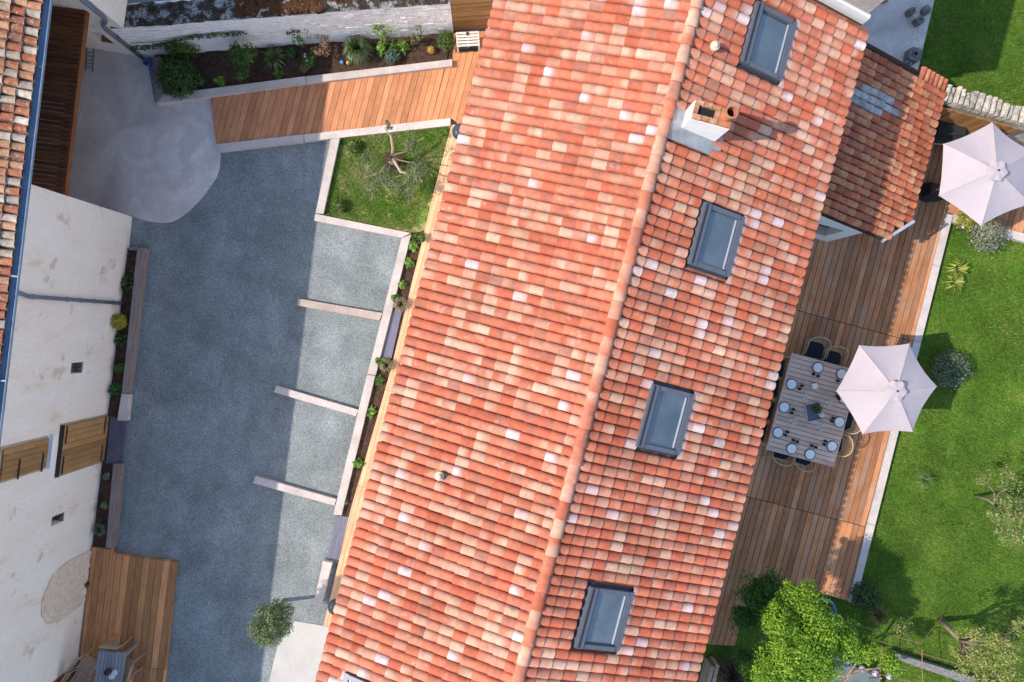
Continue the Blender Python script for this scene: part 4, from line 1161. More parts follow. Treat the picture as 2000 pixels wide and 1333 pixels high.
while x < FX1:
    m = MB(); hbox(m, x, x + 0.062, sy0 - 0.10, sy0 - 0.075 + random.uniform(-.004, .004), 0.0, 1.72 + random.uniform(-.012, .012)); m.build('board', MT['fence_wood'], fe)
    x += 0.074
for z in (0.4, 1.5):
    m = MB(); hbox(m, 8.70, FX1, sy0 - 0.072, sy0 - 0.03, z, z + 0.07); m.build('rail', MT['fence_wood'], fe)

# ------------------------------------------------------------------ plants
def leaves(m, c, r, n, size, cols, flat=0.5, shell=0.45, up=0.0, aspect=0.42):
    c = Vector(c); r = r if isinstance(r, (tuple, list)) else (r, r, r)
    for _ in range(n):
        d = Vector((random.gauss(0, 1), random.gauss(0, 1), random.gauss(0, 1)))
        if d.length < 1e-3: continue
        d.normalize()
        k = shell + (1 - shell) * random.random() ** 0.5
        k *= random.uniform(0.85, 1.12)
        p = c + Vector((d.x * r[0], d.y * r[1], d.z * r[2])) * k
        nrm = (d + Vector((random.gauss(0, flat), random.gauss(0, flat), random.gauss(0, flat) + up))).normalized()
        a = nrm.orthogonal().normalized(); a = (Matrix.Rotation(random.uniform(0, 6.28), 3, nrm) @ a)
        b = nrm.cross(a)
        s = size * random.uniform(0.6, 1.4)
        col = random.choice(cols); q = random.uniform(0.75, 1.25)
        m.add([p - a * s, p + b * s * aspect, p + a * s, p - b * s * aspect], [(0, 1, 2, 3)], [tuple(x * q for x in col)] * 4)
def blades(m, c, r, n, width, cols, rise=0.5, droop=0.25):
    c = Vector(c)
    for _ in range(n):
        a = random.uniform(0, 6.283); l = r * random.uniform(0.6, 1.12); h = r * rise * random.uniform(0.5, 1.4)
        d = Vector((math.cos(a), math.sin(a), 0)); t = Vector((-d.y, d.x, 0)) * width * random.uniform(0.6, 1.2)
        col = random.choice(cols); q = random.uniform(0.75, 1.25); col = tuple(x * q for x in col)
        p0 = c + d * r * 0.04; p1 = c + d * l * 0.55 + Vector((0, 0, h)); p2 = c + d * l + Vector((0, 0, h * (1 - droop * 2)))
        m.add([p0 - t, p0 + t, p1 + t * 0.9, p1 - t * 0.9, p2], [(0, 1, 2, 3), (3, 2, 4)], [col] * 5)
G1 = [(0.07, 0.15, 0.025), (0.11, 0.21, 0.04), (0.05, 0.11, 0.022)]                # mid green
GD = [(0.035, 0.075, 0.022), (0.05, 0.105, 0.03), (0.085, 0.14, 0.04)]               # dark green
GL_ = [(0.15, 0.28, 0.04), (0.22, 0.36, 0.07), (0.11, 0.21, 0.03)]                # light green
GY = [(0.30, 0.33, 0.04), (0.42, 0.38, 0.05), (0.20, 0.26, 0.04)]                  # yellow green
GG = [(0.19, 0.22, 0.14), (0.27, 0.29, 0.20), (0.13, 0.16, 0.09)]                  # grey green
GB = [(0.09, 0.15, 0.11), (0.13, 0.19, 0.14)]                                      # blue green
DRY = [(0.30, 0.20, 0.11), (0.36, 0.26, 0.16), (0.22, 0.13, 0.08)]
STRAW = [(0.42, 0.34, 0.22), (0.34, 0.29, 0.17), (0.26, 0.25, 0.12)]
OLV = [(0.10, 0.135, 0.06), (0.15, 0.18, 0.09), (0.07, 0.10, 0.04)]
def plant(name, label, px, py, kind, rpx, cols, h=None, z=0.06, n=None, size=None, cat='plant', group=None, zc=None, flowers=None):
    """(px, py) is where the middle of the foliage shows; h its height"""
    sc = FOC / (CAM_H - 0.3)
    r = rpx / sc * 1.18
    h = h if h is not None else r * 1.3
    c = P(px, py, z + h * 0.5)
    t = thing(name, label, cat, (c.x, c.y, z), 0, group)
    st = MB()
    for k in range(3):
        a = random.uniform(0, 6.28)
        st.tube([(c.x, c.y, z - 0.02), (c.x + math.cos(a) * r * 0.3, c.y + math.sin(a) * r * 0.3, z + h * 0.55)], [0.012, 0.006], 5)
    st.build('stem', MT['bark'], t)
    m = MB()
    if kind == 'bush':
        leaves(m, (c.x, c.y, z + h * 0.5), (r, r, h * 0.5), n or int(170 + 9000 * r * r), size or 0.035, cols, shell=0.5, up=0.5)
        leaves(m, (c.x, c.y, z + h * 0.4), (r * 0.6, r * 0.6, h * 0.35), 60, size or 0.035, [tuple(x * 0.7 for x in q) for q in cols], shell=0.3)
    elif kind == 'loose':
        for k in range(7):
            a = random.uniform(0, 6.28); q = r * random.uniform(0.2, 0.75)
            leaves(m, (c.x + math.cos(a) * q, c.y + math.sin(a) * q, z + h * random.uniform(0.4, 0.9)), r * 0.38, (n or 210) // 7, size or 0.04, cols, shell=0.2, up=0.4)
    elif kind == 'spiky':
        blades(m, (c.x, c.y, z), r, n or 60, (size or 0.018), cols, 0.55, 0.3)
    elif kind == 'tuft':
        blades(m, (c.x, c.y, z), r, n or 220, (size or 0.008), cols, 0.9, 0.25)
        blades(m, (c.x, c.y, z), r * 0.6, (n or 220) // 2, (size or 0.008), cols, 1.3, 0.2)
    elif kind == 'broad':
        blades(m, (c.x, c.y, z), r, n or 26, (size or 0.045), cols, 0.4, 0.3)
        leaves(m, (c.x, c.y, z + h * 0.5), (r * 0.6, r * 0.6, h * 0.4), 40, 0.045, cols, shell=0.2, up=1.0, aspect=0.7)
    m.build('foliage', MT['leaf'], t)
    if flowers:
        col, k, fs_ = flowers
        m = MB(); leaves(m, (c.x, c.y, z + h * 0.75), (r * 0.8, r * 0.8, h * 0.35), k, fs_, [col], shell=0.6, up=1.2, aspect=0.8)
        m.build('flowers', MT['leaf'], t)
    return t

FB = 'plants in the flower bed'
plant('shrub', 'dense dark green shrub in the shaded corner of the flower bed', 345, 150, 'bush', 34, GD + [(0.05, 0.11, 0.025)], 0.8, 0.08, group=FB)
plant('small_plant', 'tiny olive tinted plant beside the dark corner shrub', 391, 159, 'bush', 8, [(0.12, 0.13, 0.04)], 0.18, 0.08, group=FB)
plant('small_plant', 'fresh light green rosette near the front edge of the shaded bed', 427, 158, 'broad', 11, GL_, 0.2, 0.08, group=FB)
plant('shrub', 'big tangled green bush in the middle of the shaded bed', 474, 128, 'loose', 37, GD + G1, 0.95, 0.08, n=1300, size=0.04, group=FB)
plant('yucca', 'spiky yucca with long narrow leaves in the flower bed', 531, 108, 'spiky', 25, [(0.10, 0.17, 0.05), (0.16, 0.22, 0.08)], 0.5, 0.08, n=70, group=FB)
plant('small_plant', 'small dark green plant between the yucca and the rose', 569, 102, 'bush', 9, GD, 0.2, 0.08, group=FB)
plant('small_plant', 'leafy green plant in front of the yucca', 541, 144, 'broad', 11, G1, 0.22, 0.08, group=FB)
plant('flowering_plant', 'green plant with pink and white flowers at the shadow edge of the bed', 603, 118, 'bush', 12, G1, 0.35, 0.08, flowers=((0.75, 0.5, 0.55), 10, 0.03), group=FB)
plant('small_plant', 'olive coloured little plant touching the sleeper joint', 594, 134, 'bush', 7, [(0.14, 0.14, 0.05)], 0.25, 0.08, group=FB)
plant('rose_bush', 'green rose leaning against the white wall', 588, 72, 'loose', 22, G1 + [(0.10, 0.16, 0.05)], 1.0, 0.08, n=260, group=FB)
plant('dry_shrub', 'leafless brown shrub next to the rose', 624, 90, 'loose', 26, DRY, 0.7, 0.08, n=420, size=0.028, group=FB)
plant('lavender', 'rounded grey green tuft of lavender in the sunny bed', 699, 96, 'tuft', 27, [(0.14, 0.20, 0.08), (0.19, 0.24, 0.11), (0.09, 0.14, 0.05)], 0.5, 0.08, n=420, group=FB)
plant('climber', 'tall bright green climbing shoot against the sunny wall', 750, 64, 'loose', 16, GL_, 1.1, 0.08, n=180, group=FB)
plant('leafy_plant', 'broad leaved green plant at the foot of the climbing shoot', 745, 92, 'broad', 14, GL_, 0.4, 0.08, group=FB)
plant('leafy_plant', 'light green leafy plant right of the climbing shoot', 785, 88, 'broad', 14, GL_, 0.4, 0.08, group=FB)
plant('leafy_plant', 'mid green plant between the two light leafy plants', 768, 92, 'loose', 12, G1, 0.3, 0.08, group=FB)
plant('small_plant', 'blue green tuft near the sunny sleeper', 766, 111, 'bush', 12, GB, 0.28, 0.08, group=FB)
plant('young_tree', 'thin young tree with few leaves before the white wall', 813, 68, 'loose', 15, [(0.20, 0.22, 0.12), (0.14, 0.17, 0.08)], 0.9, 0.08, n=110, group=FB)
plant('small_plant', 'round orange leaved plant in the sunny end of the bed', 842, 98, 'bush', 6, [(0.50, 0.26, 0.05), (0.42, 0.30, 0.06)], 0.18, 0.08, group=FB)
plant('globe_shrub', 'clipped green globe shrub beside the grey crate', 872, 80, 'bush', 16, [(0.06, 0.13, 0.02), (0.10, 0.18, 0.035)], 0.5, 0.08, size=0.025, group=FB)
for (px, py, mt, lab) in ((668, 122, 'blue', 'small blue glazed ball in front of the lavender'), (684, 113, 'turquoise', 'small turquoise glazed ball touching the lavender'), (680, 123, 'ochre', 'small ochre ceramic ball in front of the lavender'), (597, 125, 'white_plastic', 'small white ornament in front of the flowering plant')):
    tag(MB().ball(P(px, py, 0.13), 0.055, 12, 8).build('garden_ball', MT[mt], smooth=True), lab, 'ornament')
# climbing vine on the garden wall
vine = thing('vine', 'green vine trained along the garden wall', 'vine', Vw(1.1, -0.05, 0))
m = MB(); m.tube([Vw(1.1, -0.06, 0.0), Vw(0.95, -0.06, 0.55), Vw(1.05, -0.06, 1.05), Vw(2.7, -0.05, 1.18)], [0.025, 0.02, 0.014, 0.008], 6); m.tube([Vw(1.0, -0.06, 1.0), Vw(0.05, -0.05, 0.95)], [0.014, 0.008], 6)
m.build('stem', MT['bark'], vine)
m = MB()
for k in range(60):
    t = k / 59 * 2.75
    leaves(m, Vw(t, -0.06, (0.72 if t < 0.5 else 0.72 + min(1, (t - 0.5) / 1.0) * 0.36) + random.uniform(-.04, .04)), 0.07, 14, 0.032, G1 + GD, shell=0.2)
leaves(m, Vw(1.1, -0.14, 0.62), (0.45, 0.14, 0.36), 800, 0.035, G1 + [(0.10, 0.15, 0.04)], shell=0.2)
m.build('foliage', MT['leaf'], vine)

BB = 'plants in the narrow bed along the barn'
plant('fern', 'dark green fern below the top end of the barn bed', 245, 553, 'spiky', 17, [(0.035, 0.09, 0.025), (0.05, 0.12, 0.03)], 0.45, n=90, size=0.02, group=BB)
plant('yellow_shrub', 'yellow leaved shrub in the barn bed next to the downpipe', 231, 628, 'bush', 13, [(0.42, 0.36, 0.03), (0.50, 0.44, 0.06), (0.22, 0.24, 0.03)], 0.45, group=BB)
plant('fern', 'dark green fern just below the yellow shrub', 232, 663, 'spiky', 15, [(0.035, 0.09, 0.02), (0.06, 0.13, 0.03)], 0.4, n=60, size=0.02, group=BB)
plant('small_plant', 'small green plant level with the upper barn window', 233, 720, 'bush', 8, G1, 0.2, group=BB)
plant('leafy_plant', 'broad leaved green plant just above the dark slate step', 221, 763, 'broad', 14, [(0.03, 0.13, 0.02), (0.05, 0.17, 0.03)], 0.35, group=BB)
plant('small_plant', 'small pale plant just below the dark slate step', 208, 931, 'bush', 6, GG, 0.15, group=BB)
plant('small_plant', 'small light green rosette low in the barn bed', 204, 989, 'broad', 8, GL_ + GG, 0.16, group=BB)
plant('grass_tuft', 'grey green grass tuft at the lower end of the barn bed', 193, 1036, 'tuft', 13, [(0.12, 0.18, 0.10), (0.16, 0.22, 0.13)], 0.3, n=160, group=BB)
plant('weed', 'single green weed growing at the foot of the blocked arch', 166, 1142, 'broad', 6, GD + G1, 0.15, 0.12)
HB = 'plants in the bed along the house'
plant('small_plant', 'bright green plant at the top of the house bed beside the lawn corner', 806, 478, 'broad', 12, GL_, 0.22, group=HB)
plant('leafy_plant', 'dark leafy plant squeezed between small lawn and house bed', 818, 462, 'loose', 13, G1, 0.3, group=HB)
plant('small_plant', 'second bright green plant from the top of the house bed', 798, 514, 'broad', 11, G1 + GL_, 0.2, group=HB)
plant('small_plant', 'third bright green plant from the top of the house bed', 785, 556, 'broad', 9, GL_, 0.18, group=HB)
plant('small_plant', 'green plant left of the upper straw coloured grass', 772, 584, 'broad', 11, G1, 0.2, group=HB)
plant('ornamental_grass', 'straw coloured grass tuft above the upper slate slab', 783, 594, 'tuft', 15, STRAW, 0.4, n=200, group=HB)
plant('small_plant', 'green plant left of the lower straw coloured grass', 741, 706, 'broad', 11, G1, 0.22, group=HB)
plant('ornamental_grass', 'straw coloured grass tuft below the upper slate slab', 754, 714, 'tuft', 14, STRAW, 0.4, n=180, group=HB)
plant('small_plant', 'green plant just below the lower straw coloured grass', 740, 743, 'broad', 11, G1, 0.2, group=HB)
plant('small_plant', 'light green plant level with the middle parking divider', 724, 806, 'broad', 12, GL_, 0.2, group=HB)
plant('small_plant', 'green plant in the house bed above the lowest parking divider', 697, 907, 'broad', 12, G1 + GL_, 0.2, group=HB)
plant('small_plant', 'tiny sprout at the lower end of the house bed', 675, 981, 'bush', 4, GG, 0.1, n=30, group=HB)

GP_ = 'garden plants on the right lawn'
plant('santolina', 'rounded silver grey shrub at the tip of the upper umbrella', 1932, 456, 'bush', 34, GG + [(0.34, 0.35, 0.26)], 0.6, 0.0, n=2600, size=0.03, group=GP_)
plant('santolina', 'rounded grey green shrub half in the table umbrella shadow', 1858, 722, 'bush', 34, [(0.13, 0.18, 0.10), (0.20, 0.24, 0.15), (0.09, 0.13, 0.07)], 0.6, 0.0, n=2600, size=0.03, group=GP_)
plant('yellow_shrub', 'small yellow green shrub under the edge of the upper umbrella', 1886, 430, 'bush', 18, GY + [(0.22, 0.16, 0.06)], 0.35, 0.0, group=GP_)
plant('daylily', 'upper clump of yellow green daylily leaves beside the kerb', 1878, 525, 'spiky', 24, [(0.28, 0.36, 0.05), (0.20, 0.30, 0.04), (0.38, 0.42, 0.10)], 0.4, 0.0, n=70, size=0.012, group=GP_)
plant('daylily', 'lower clump of yellow green daylily leaves beside the kerb', 1871, 552, 'spiky', 21, [(0.28, 0.36, 0.05), (0.20, 0.30, 0.04), (0.38, 0.42, 0.10)], 0.4, 0.0, n=60, size=0.012, group=GP_)
plant('grass_tuft', 'thin pale grass tuft alone on the lawn below the table', 1806, 937, 'tuft', 20, [(0.16, 0.24, 0.07), (0.26, 0.32, 0.14)], 0.3, 0.0, n=60, size=0.006, group=GP_)
plant('white_flower', 'cluster of white flowers in pale gravel at the right picture edge', 1985, 262, 'bush', 16, GL_ + GY, 0.3, 0.02, group=GP_)

# trees
def tree(name, label, base, clumps, leafn, leafs, cols, trunk_r, bark='bark', cat='tree', group=None, extra=None, shell=0.25, pale=None):
    """base: pixel on the ground; clumps: (px, py, z, radius, share)"""
    b = P(base[0], base[1], 0.0)
    t = thing(name, label, cat, (b.x, b.y, 0), 0, group)
    fork = b + Vector((0, 0, base[2])) if len(base) > 2 else b + Vector((0, 0, 0.6))
    if extra: fork = extra
    m = MB()
    mid = b.lerp(fork, 0.5) + Vector((random.uniform(-.05, .05), random.uniform(-.05, .05), 0))
    m.tube([b - Vector((0, 0, 0.05)), mid, fork], [trunk_r * 1.15, trunk_r * 0.9, trunk_r * 0.75], 8)
    tr = m.build('trunk', MT[bark], t, smooth=True)
    f = MB(); br = MB()
    for ci, (px, py, z, r, sh) in enumerate(clumps):
        c = P(px, py, z)
        ln = (c - fork).length
        def jog(f, k): return fork.lerp(c, f) + Vector((random.uniform(-k, k), random.uniform(-k, k), random.uniform(0, k))) * ln
        q0, q, q2 = jog(0.25, 0.07), jog(0.55, 0.12), jog(0.8, 0.08)
        bm = MB(); bm.tube([fork - Vector((0, 0, 0.05)), q0, q, q2, c], [trunk_r * q_ * (1.0 if pale is None or ci in pale else 0.5) for q_ in (0.5, 0.42, 0.34, 0.22, 0.12)], 6)
        lb = bark if pale is None or ci in pale else 'bark'
        bm.build('limb', MT[lb], t, smooth=True)
        for k in range(4):
            a = Vector((random.gauss(0, 1), random.gauss(0, 1), random.gauss(0, .6))).normalized() * r * 0.9
            br.tube([c.lerp(q, 0.25), c + a], [trunk_r * 0.12, 0.004], 4)
        n = int(leafn * sh)
        k = max(1, int(sh * 14))
        for _ in range(k):
            d = Vector((random.gauss(0, 1), random.gauss(0, 1), random.gauss(0, .7))).normalized() * r * random.uniform(0.1, 0.8)
            cc = c + d
            rr = r * random.uniform(0.28, 0.6)
            leaves(f, cc, (rr, rr, rr * 0.8), max(6, n // k), leafs, cols, shell=shell, up=0.6)
    br.build('twigs', MT[bark], t, kind='stuff')
    f.build('crown', MT['leaf'], t)
    return t
tree('olive_tree', 'pruned olive tree with pale stub limbs standing on the small lawn', (771, 318, 0.55),
     [(757, 244, 1.3, 0.12, 0.35), (806, 280, 1.1, 0.34, 1.2), (815, 330, 1.3, 0.38, 1.6), (805, 352, 1.1, 0.3, 0.9), (762, 352, 1.0, 0.32, 1.0), (735, 345, 1.0, 0.34, 0.9), (712, 312, 1.0, 0.34, 0.8), (785, 372, 0.9, 0.3, 0.7), (725, 372, 0.7, 0.3, 0.5)],
     430, 0.026, [(0.13, 0.18, 0.08), (0.18, 0.23, 0.12), (0.09, 0.13, 0.05)], 0.085, 'bark_pale', pale=(0, 3))
b = P(771, 318, 0.0)
tag(MB().lathe([(0.30, 0.03), (0.30, 0.055), (0.0, 0.07)], (b.x, b.y, 0), 18).build('mulch_ring', MT['soil']), 'dark mulch ring round the foot of the olive tree', 'mulch')
tag(MB().lathe([(0.07, 0.03), (0.075, 0.16), (0.05, 0.16), (0.045, 0.12), (0.0, 0.12)], (b.x - 0.03, b.y - 0.12, 0), 14).build('ground_spotlight', MT['lamp_dark']), 'small dark round spotlight at the foot of the olive tree', 'lamp')
for (px, py, lab) in ((692, 287, 'small dark green shrub on the upper left of the small lawn'), (664, 402, 'small yellow flowered shrub at the lower left of the small lawn')):
    plant('small_shrub', lab, px, py, 'bush', 11, GD + GY[:1], 0.25, 0.03)
ball = P(555, 1173, 0.0)
bt = thing('ball_tree', 'clipped grey green ball tree on a stem in the gravel', 'tree', (ball.x, ball.y, 0))
m = MB(); m.tube([ball - Vector((0, 0, .05)), ball + Vector((0.01, 0.0, 0.55)), ball + Vector((0, 0, 1.0))], [0.055, 0.045, 0.04], 8); m.build('trunk', MT['bark'], bt, smooth=True)
m = MB(); cb = P(531, 1217, 1.45)
for k in range(26):
    d = Vector((random.gauss(0, 1), random.gauss(0, 1), random.gauss(0, 1))).normalized()
    leaves(m, cb + d * 0.38, 0.2, 190, 0.028, [(0.14, 0.19, 0.08), (0.19, 0.24, 0.12), (0.09, 0.13, 0.05)], shell=0.3, up=0.3)
leaves(m, cb, 0.42, 2600, 0.028, [(0.14, 0.19, 0.08), (0.19, 0.24, 0.12), (0.09, 0.13, 0.05)], shell=0.1, up=0.6)
m.build('crown', MT['leaf'], bt)
m = MB(); m.tube([ball + Vector((0, 0, 0.95)), cb], [0.035, 0.02], 6); m.build('limb', MT['bark'], bt)
BRG = [(0.17, 0.33, 0.02), (0.25, 0.40, 0.025), (0.10, 0.23, 0.018), (0.06, 0.15, 0.015), (0.33, 0.44, 0.04)]
tree('green_tree', 'bushy bright yellow green tree at the lower end of the terrace', (1560, 1290, 1.2),
     [(1560, 1180, 2.6, 0.55, 1.6), (1520, 1215, 2.7, 0.5, 1.3), (1600, 1225, 2.7, 0.6, 1.7), (1545, 1265, 2.9, 0.6, 2.0), (1500, 1310, 2.6, 0.5, 1.4), (1580, 1290, 2.8, 0.6, 1.8), (1640, 1250, 2.3, 0.5, 1.3), (1555, 1330, 2.7, 0.6, 1.6), (1690, 1275, 1.9, 0.4, 0.9), (1745, 1305, 1.6, 0.35, 0.6), (1610, 1310, 2.2, 0.45, 0.8), (1545, 1150, 2.4, 0.3, 0.5), (1480, 1330, 2.2, 0.4, 0.7)],
     3900, 0.030, BRG, 0.10)
tree('green_tree', 'dark green bush in shade between the bright tree and the house', (1490, 1190, 0.7),
     [(1470, 1165, 1.5, 0.5, 1.4), (1505, 1150, 1.6, 0.45, 1.2), (1455, 1205, 1.4, 0.45, 1.2), (1500, 1190, 1.5, 0.5, 1.4), (1460, 1290, 1.3, 0.4, 0.9)],
     1400, 0.034, [(0.06, 0.15, 0.025), (0.09, 0.20, 0.03), (0.04, 0.10, 0.02)], 0.07)
b2 = P(1905, 969, 0)
tree('fruit_tree', 'sparse fruit tree with leaning trunk at the right picture edge', (1905, 969, 0.6),
     [(1920, 935, 1.3, 0.22, 0.3), (1965, 940, 1.8, 0.3, 0.45), (1975, 985, 1.7, 0.42, 0.9), (1995, 1010, 2.0, 0.4, 0.9), (1955, 1005, 1.5, 0.35, 0.8), (1985, 1050, 1.8, 0.4, 0.6), (2020, 960, 2.2, 0.5, 0.9), (1960, 1035, 1.4, 0.3, 0.5)],
     460, 0.032, [(0.17, 0.27, 0.05), (0.26, 0.30, 0.10), (0.12, 0.18, 0.05), (0.34, 0.28, 0.14)], 0.042, extra=P(1948, 990, 1.0))
tree('fruit_tree', 'yellowish sparse tree with pale leaning trunk in the lower right corner', (1838, 1211, 0.9),
     [(1900, 1245, 1.9, 0.35, 0.6), (1945, 1255, 2.1, 0.4, 0.9), (1930, 1290, 2.0, 0.45, 1.1), (1900, 1300, 1.7, 0.4, 0.9), (1960, 1320, 2.1, 0.45, 1.0), (1915, 1330, 1.8, 0.4, 0.9), (1985, 1270, 2.3, 0.4, 0.7), (1990, 1225, 2.2, 0.25, 0.3), (1880, 1280, 1.4, 0.3, 0.6)],
     680, 0.032, [(0.26, 0.32, 0.06), (0.33, 0.36, 0.09), (0.17, 0.25, 0.05), (0.30, 0.24, 0.12)], 0.075, 'bark', extra=P(1876, 1251, 1.1))
plant('yellow_shrub', 'pale yellow wispy shrub on the lawn below the kerb end', 1755, 1228, 'loose', 24, [(0.34, 0.36, 0.10), (0.42, 0.40, 0.16), (0.26, 0.30, 0.08)], 0.5, 0.0, n=180, size=0.03)
plant('dry_shrub', 'reddish dry tuft on the lawn near the kerb end', 1715, 1200, 'tuft', 22, [(0.26, 0.20, 0.10), (0.16, 0.18, 0.05)], 0.3, 0.0, n=150, size=0.006)
plant('dark_shrub', 'low dark green shrub between kerb end and lawn', 1690, 1165, 'bush', 26, GD, 0.4, 0.0)

# ------------------------------------------------------------------ umbrellas
def wrinkle(p):
    return 0.009 * math.sin(p.x * 19 + 5 * math.sin(p.y * 7)) * math.sin(p.y * 13 + p.x * 4)
def umbrella(label, rim_px, apex_px, zr, za):
    n = 6
    rim = [P(x, y, zr) for x, y in rim_px]
    ap = P(apex_px[0], apex_px[1], za)
    base = Vector((ap.x, ap.y, 0.15))
    t = thing('umbrella', label, 'umbrella', base, 0, 'garden umbrellas')
    m = MB(); K = 6
    idx = {}
    def pt(i, f, g):
        """panel i, f across 0..1, g from apex 0 to rim 1"""
        a, b = rim[i], rim[(i + 1) % n]
        e = a.lerp(b, f)
        e = e + (ap - e) * (0.045 * 4 * f * (1 - f)) * g           # scalloped hem
        p = ap.lerp(e, g)
        p.z = wrinkle(p) + ap.z + (zr - ap.z) * (g ** 1.18) - 0.05 * 4 * f * (1 - f) * g * (1.15 - 0.4 * g)
        return p
    for i in range(n):
        vs = [pt(i, a / K, max(0.02, b / 7)) for b in range(8) for a in range(K + 1)]
        fs = [(b * (K + 1) + a, (b + 1) * (K + 1) + a, (b + 1) * (K + 1) + a + 1, b * (K + 1) + a + 1) for b in range(7) for a in range(K)]
        q = MB(); q.add(vs, fs)
        o = q.build('canopy_panel', MT['fabric'], t, smooth=True)
    for i in range(n):
        q = MB(); q.tube([pt(i, 0, g / 5) - Vector((0, 0, 0.02)) for g in range(6)], 0.010, 6); q.build('rib', MT['board'], t)
        q = MB(); q.tube([pt(i, 0, max(0.1, g / 6)) + Vector((0, 0, 0.004)) for g in range(1, 7)], 0.007, 5); q.build('seam', MT['fabric'], t)
    v = MB()
    cap = [ap + Vector((0, 0, 0.075))]
    R = 15
    for k in range(24):
        a = 2 * math.pi * k / 24
        rr = 0.23 * (1 + 0.10 * math.cos(6 * a + 0.5))
        cap.append(ap + Vector((rr * math.cos(a), rr * math.sin(a), 0.025 + 0.02 * math.cos(6 * a + 2))))
    v.add(cap, [(0, k + 1, (k + 1) % 24 + 1) for k in range(24)])
    ve = v.build('vent_cap', MT['fabric'], t, smooth=True)
    MB().ball(ap + Vector((0, 0, 0.085)), 0.024, 8, 6).build('finial', MT['iron'], ve)
    MB().tube([base, Vector((ap.x, ap.y, ap.z - 0.02))], 0.024, 10).build('pole', MT['board'], t)
    MB().lathe([(0.26, 0), (0.26, 0.05), (0.06, 0.09), (0.04, 0.3)], base, 18).build('base_plate', MT['iron'], t)
    return t
umbrella('pale lilac hexagonal umbrella beside the dining table', [(1678.5, 674.7), (1776, 671.5), (1829.7, 755), (1782.5, 844), (1684.8, 848.4), (1633, 764)], (1749, 764), 2.14, 2.52)
umbrella('pale lilac hexagonal umbrella at the right edge below the stone wall', [(1938, 239), (1842.6, 281.5), (1834, 382.7), (1916, 441.5), (2012, 399), (2020, 297)][::-1], (1945.5, 334.4), 2.2, 2.62)

# ------------------------------------------------------------------ dining table, chairs, table ware
TZ = 0.15 + 0.75
tx0, tx1, ty0, ty1 = 7.37, 9.11, -1.086, 1.375
tb = thing('dining_table', 'large square cornered taupe slatted dining table on the terrace', 'table', Hw((tx0 + tx1) / 2, (ty0 + ty1) / 2, 0.15))
k = ty0; npl = 22; wpl = (ty1 - ty0) / npl
for i in range(npl):
    m = MB(); hbox(m, tx0 + 0.03, tx1 - 0.03, ty0 + i * wpl + 0.006, ty0 + (i + 1) * wpl - 0.006, TZ - 0.03, TZ + random.uniform(-.001, .001)); m.build('slat', MT['table'], tb)
for (x0, x1) in ((tx0, tx0 + 0.028), (tx1 - 0.028, tx1)):
    m = MB(); hbox(m, x0, x1, ty0, ty1, TZ - 0.06, TZ + 0.002); m.build('edge_rail', MT['table'], tb)
for x in (tx0 + 0.1, tx1 - 0.1):
    for y in (ty0 + 0.1, ty1 - 0.1):
        m = MB(); hbox(m, x - 0.035, x + 0.035, y - 0.035, y + 0.035, 0.15, TZ - 0.035); m.build('leg', MT['table'], tb)
m = MB(); hbox(m, tx0 + 0.06, tx1 - 0.06, ty0 + 0.06, ty1 - 0.06, TZ - 0.07, TZ - 0.04); m.build('frame', MT['iron'], tb)

def make_chair(label, loc, rz):
    """rattan armchair; the back is towards +Y of the chair, the sitter looks to -Y"""
    t = thing('rattan_chair', label, 'chair', loc, rz, 'rattan chairs round the dining table')
    W, D = 0.27, 0.25
    loop = []
    for k in range(19):
        a = math.pi * k / 18
        loop.append(Vector((W * math.cos(a) * (1.0 if 0.15 < k / 18 < 0.85 else 1.0), 0.05 + 0.22 * math.sin(a) ** 0.7, 0.66 + 0.12 * math.sin(a))))
    front = [Vector((W, -0.22, 0.60))] + loop + [Vector((-W, -0.22, 0.60))]
    MB().tube(front, 0.014, 6).build('back_rail', MT['rattan'], t, local=True, smooth=True)
    low = [Vector((p.x * 0.9, p.y * 0.9 - 0.01, 0.44)) for p in loop]
    MB().tube(low, 0.011, 6).build('seat_rail', MT['rattan'], t, local=True, smooth=True)
    m = MB()
    for k in range(0, 19, 1):
        a, b = loop[k], low[k]
        m.tube([b, a], 0.006, 4)
    m.build('back_weave', MT['rattan'], t, local=True, kind='stuff')
    m = MB(); m.prism([(-0.24, -0.24), (0.24, -0.24), (0.23, 0.10), (0.15, 0.20), (-0.15, 0.20), (-0.23, 0.10)], 0.41, 0.435); m.build('seat', MT['rattan'], t, local=True)
    m = MB(); m.prism([(-0.215, -0.235), (0.215, -0.235), (0.21, 0.06), (0.14, 0.145), (-0.14, 0.145), (-0.21, 0.06)], 0.436, 0.49); m.build('cushion', MT['cushion'], t, local=True)
    for sx in (-1, 1):
        for (ya, yb) in ((-0.21, -0.25), (0.15, 0.24)):
            m = MB(); m.tube([(sx * 0.21, ya, 0.42), (sx * 0.24, yb, 0.0)], 0.014, 6); m.build('leg', MT['rattan'], t, local=True)
    return t
proto = None
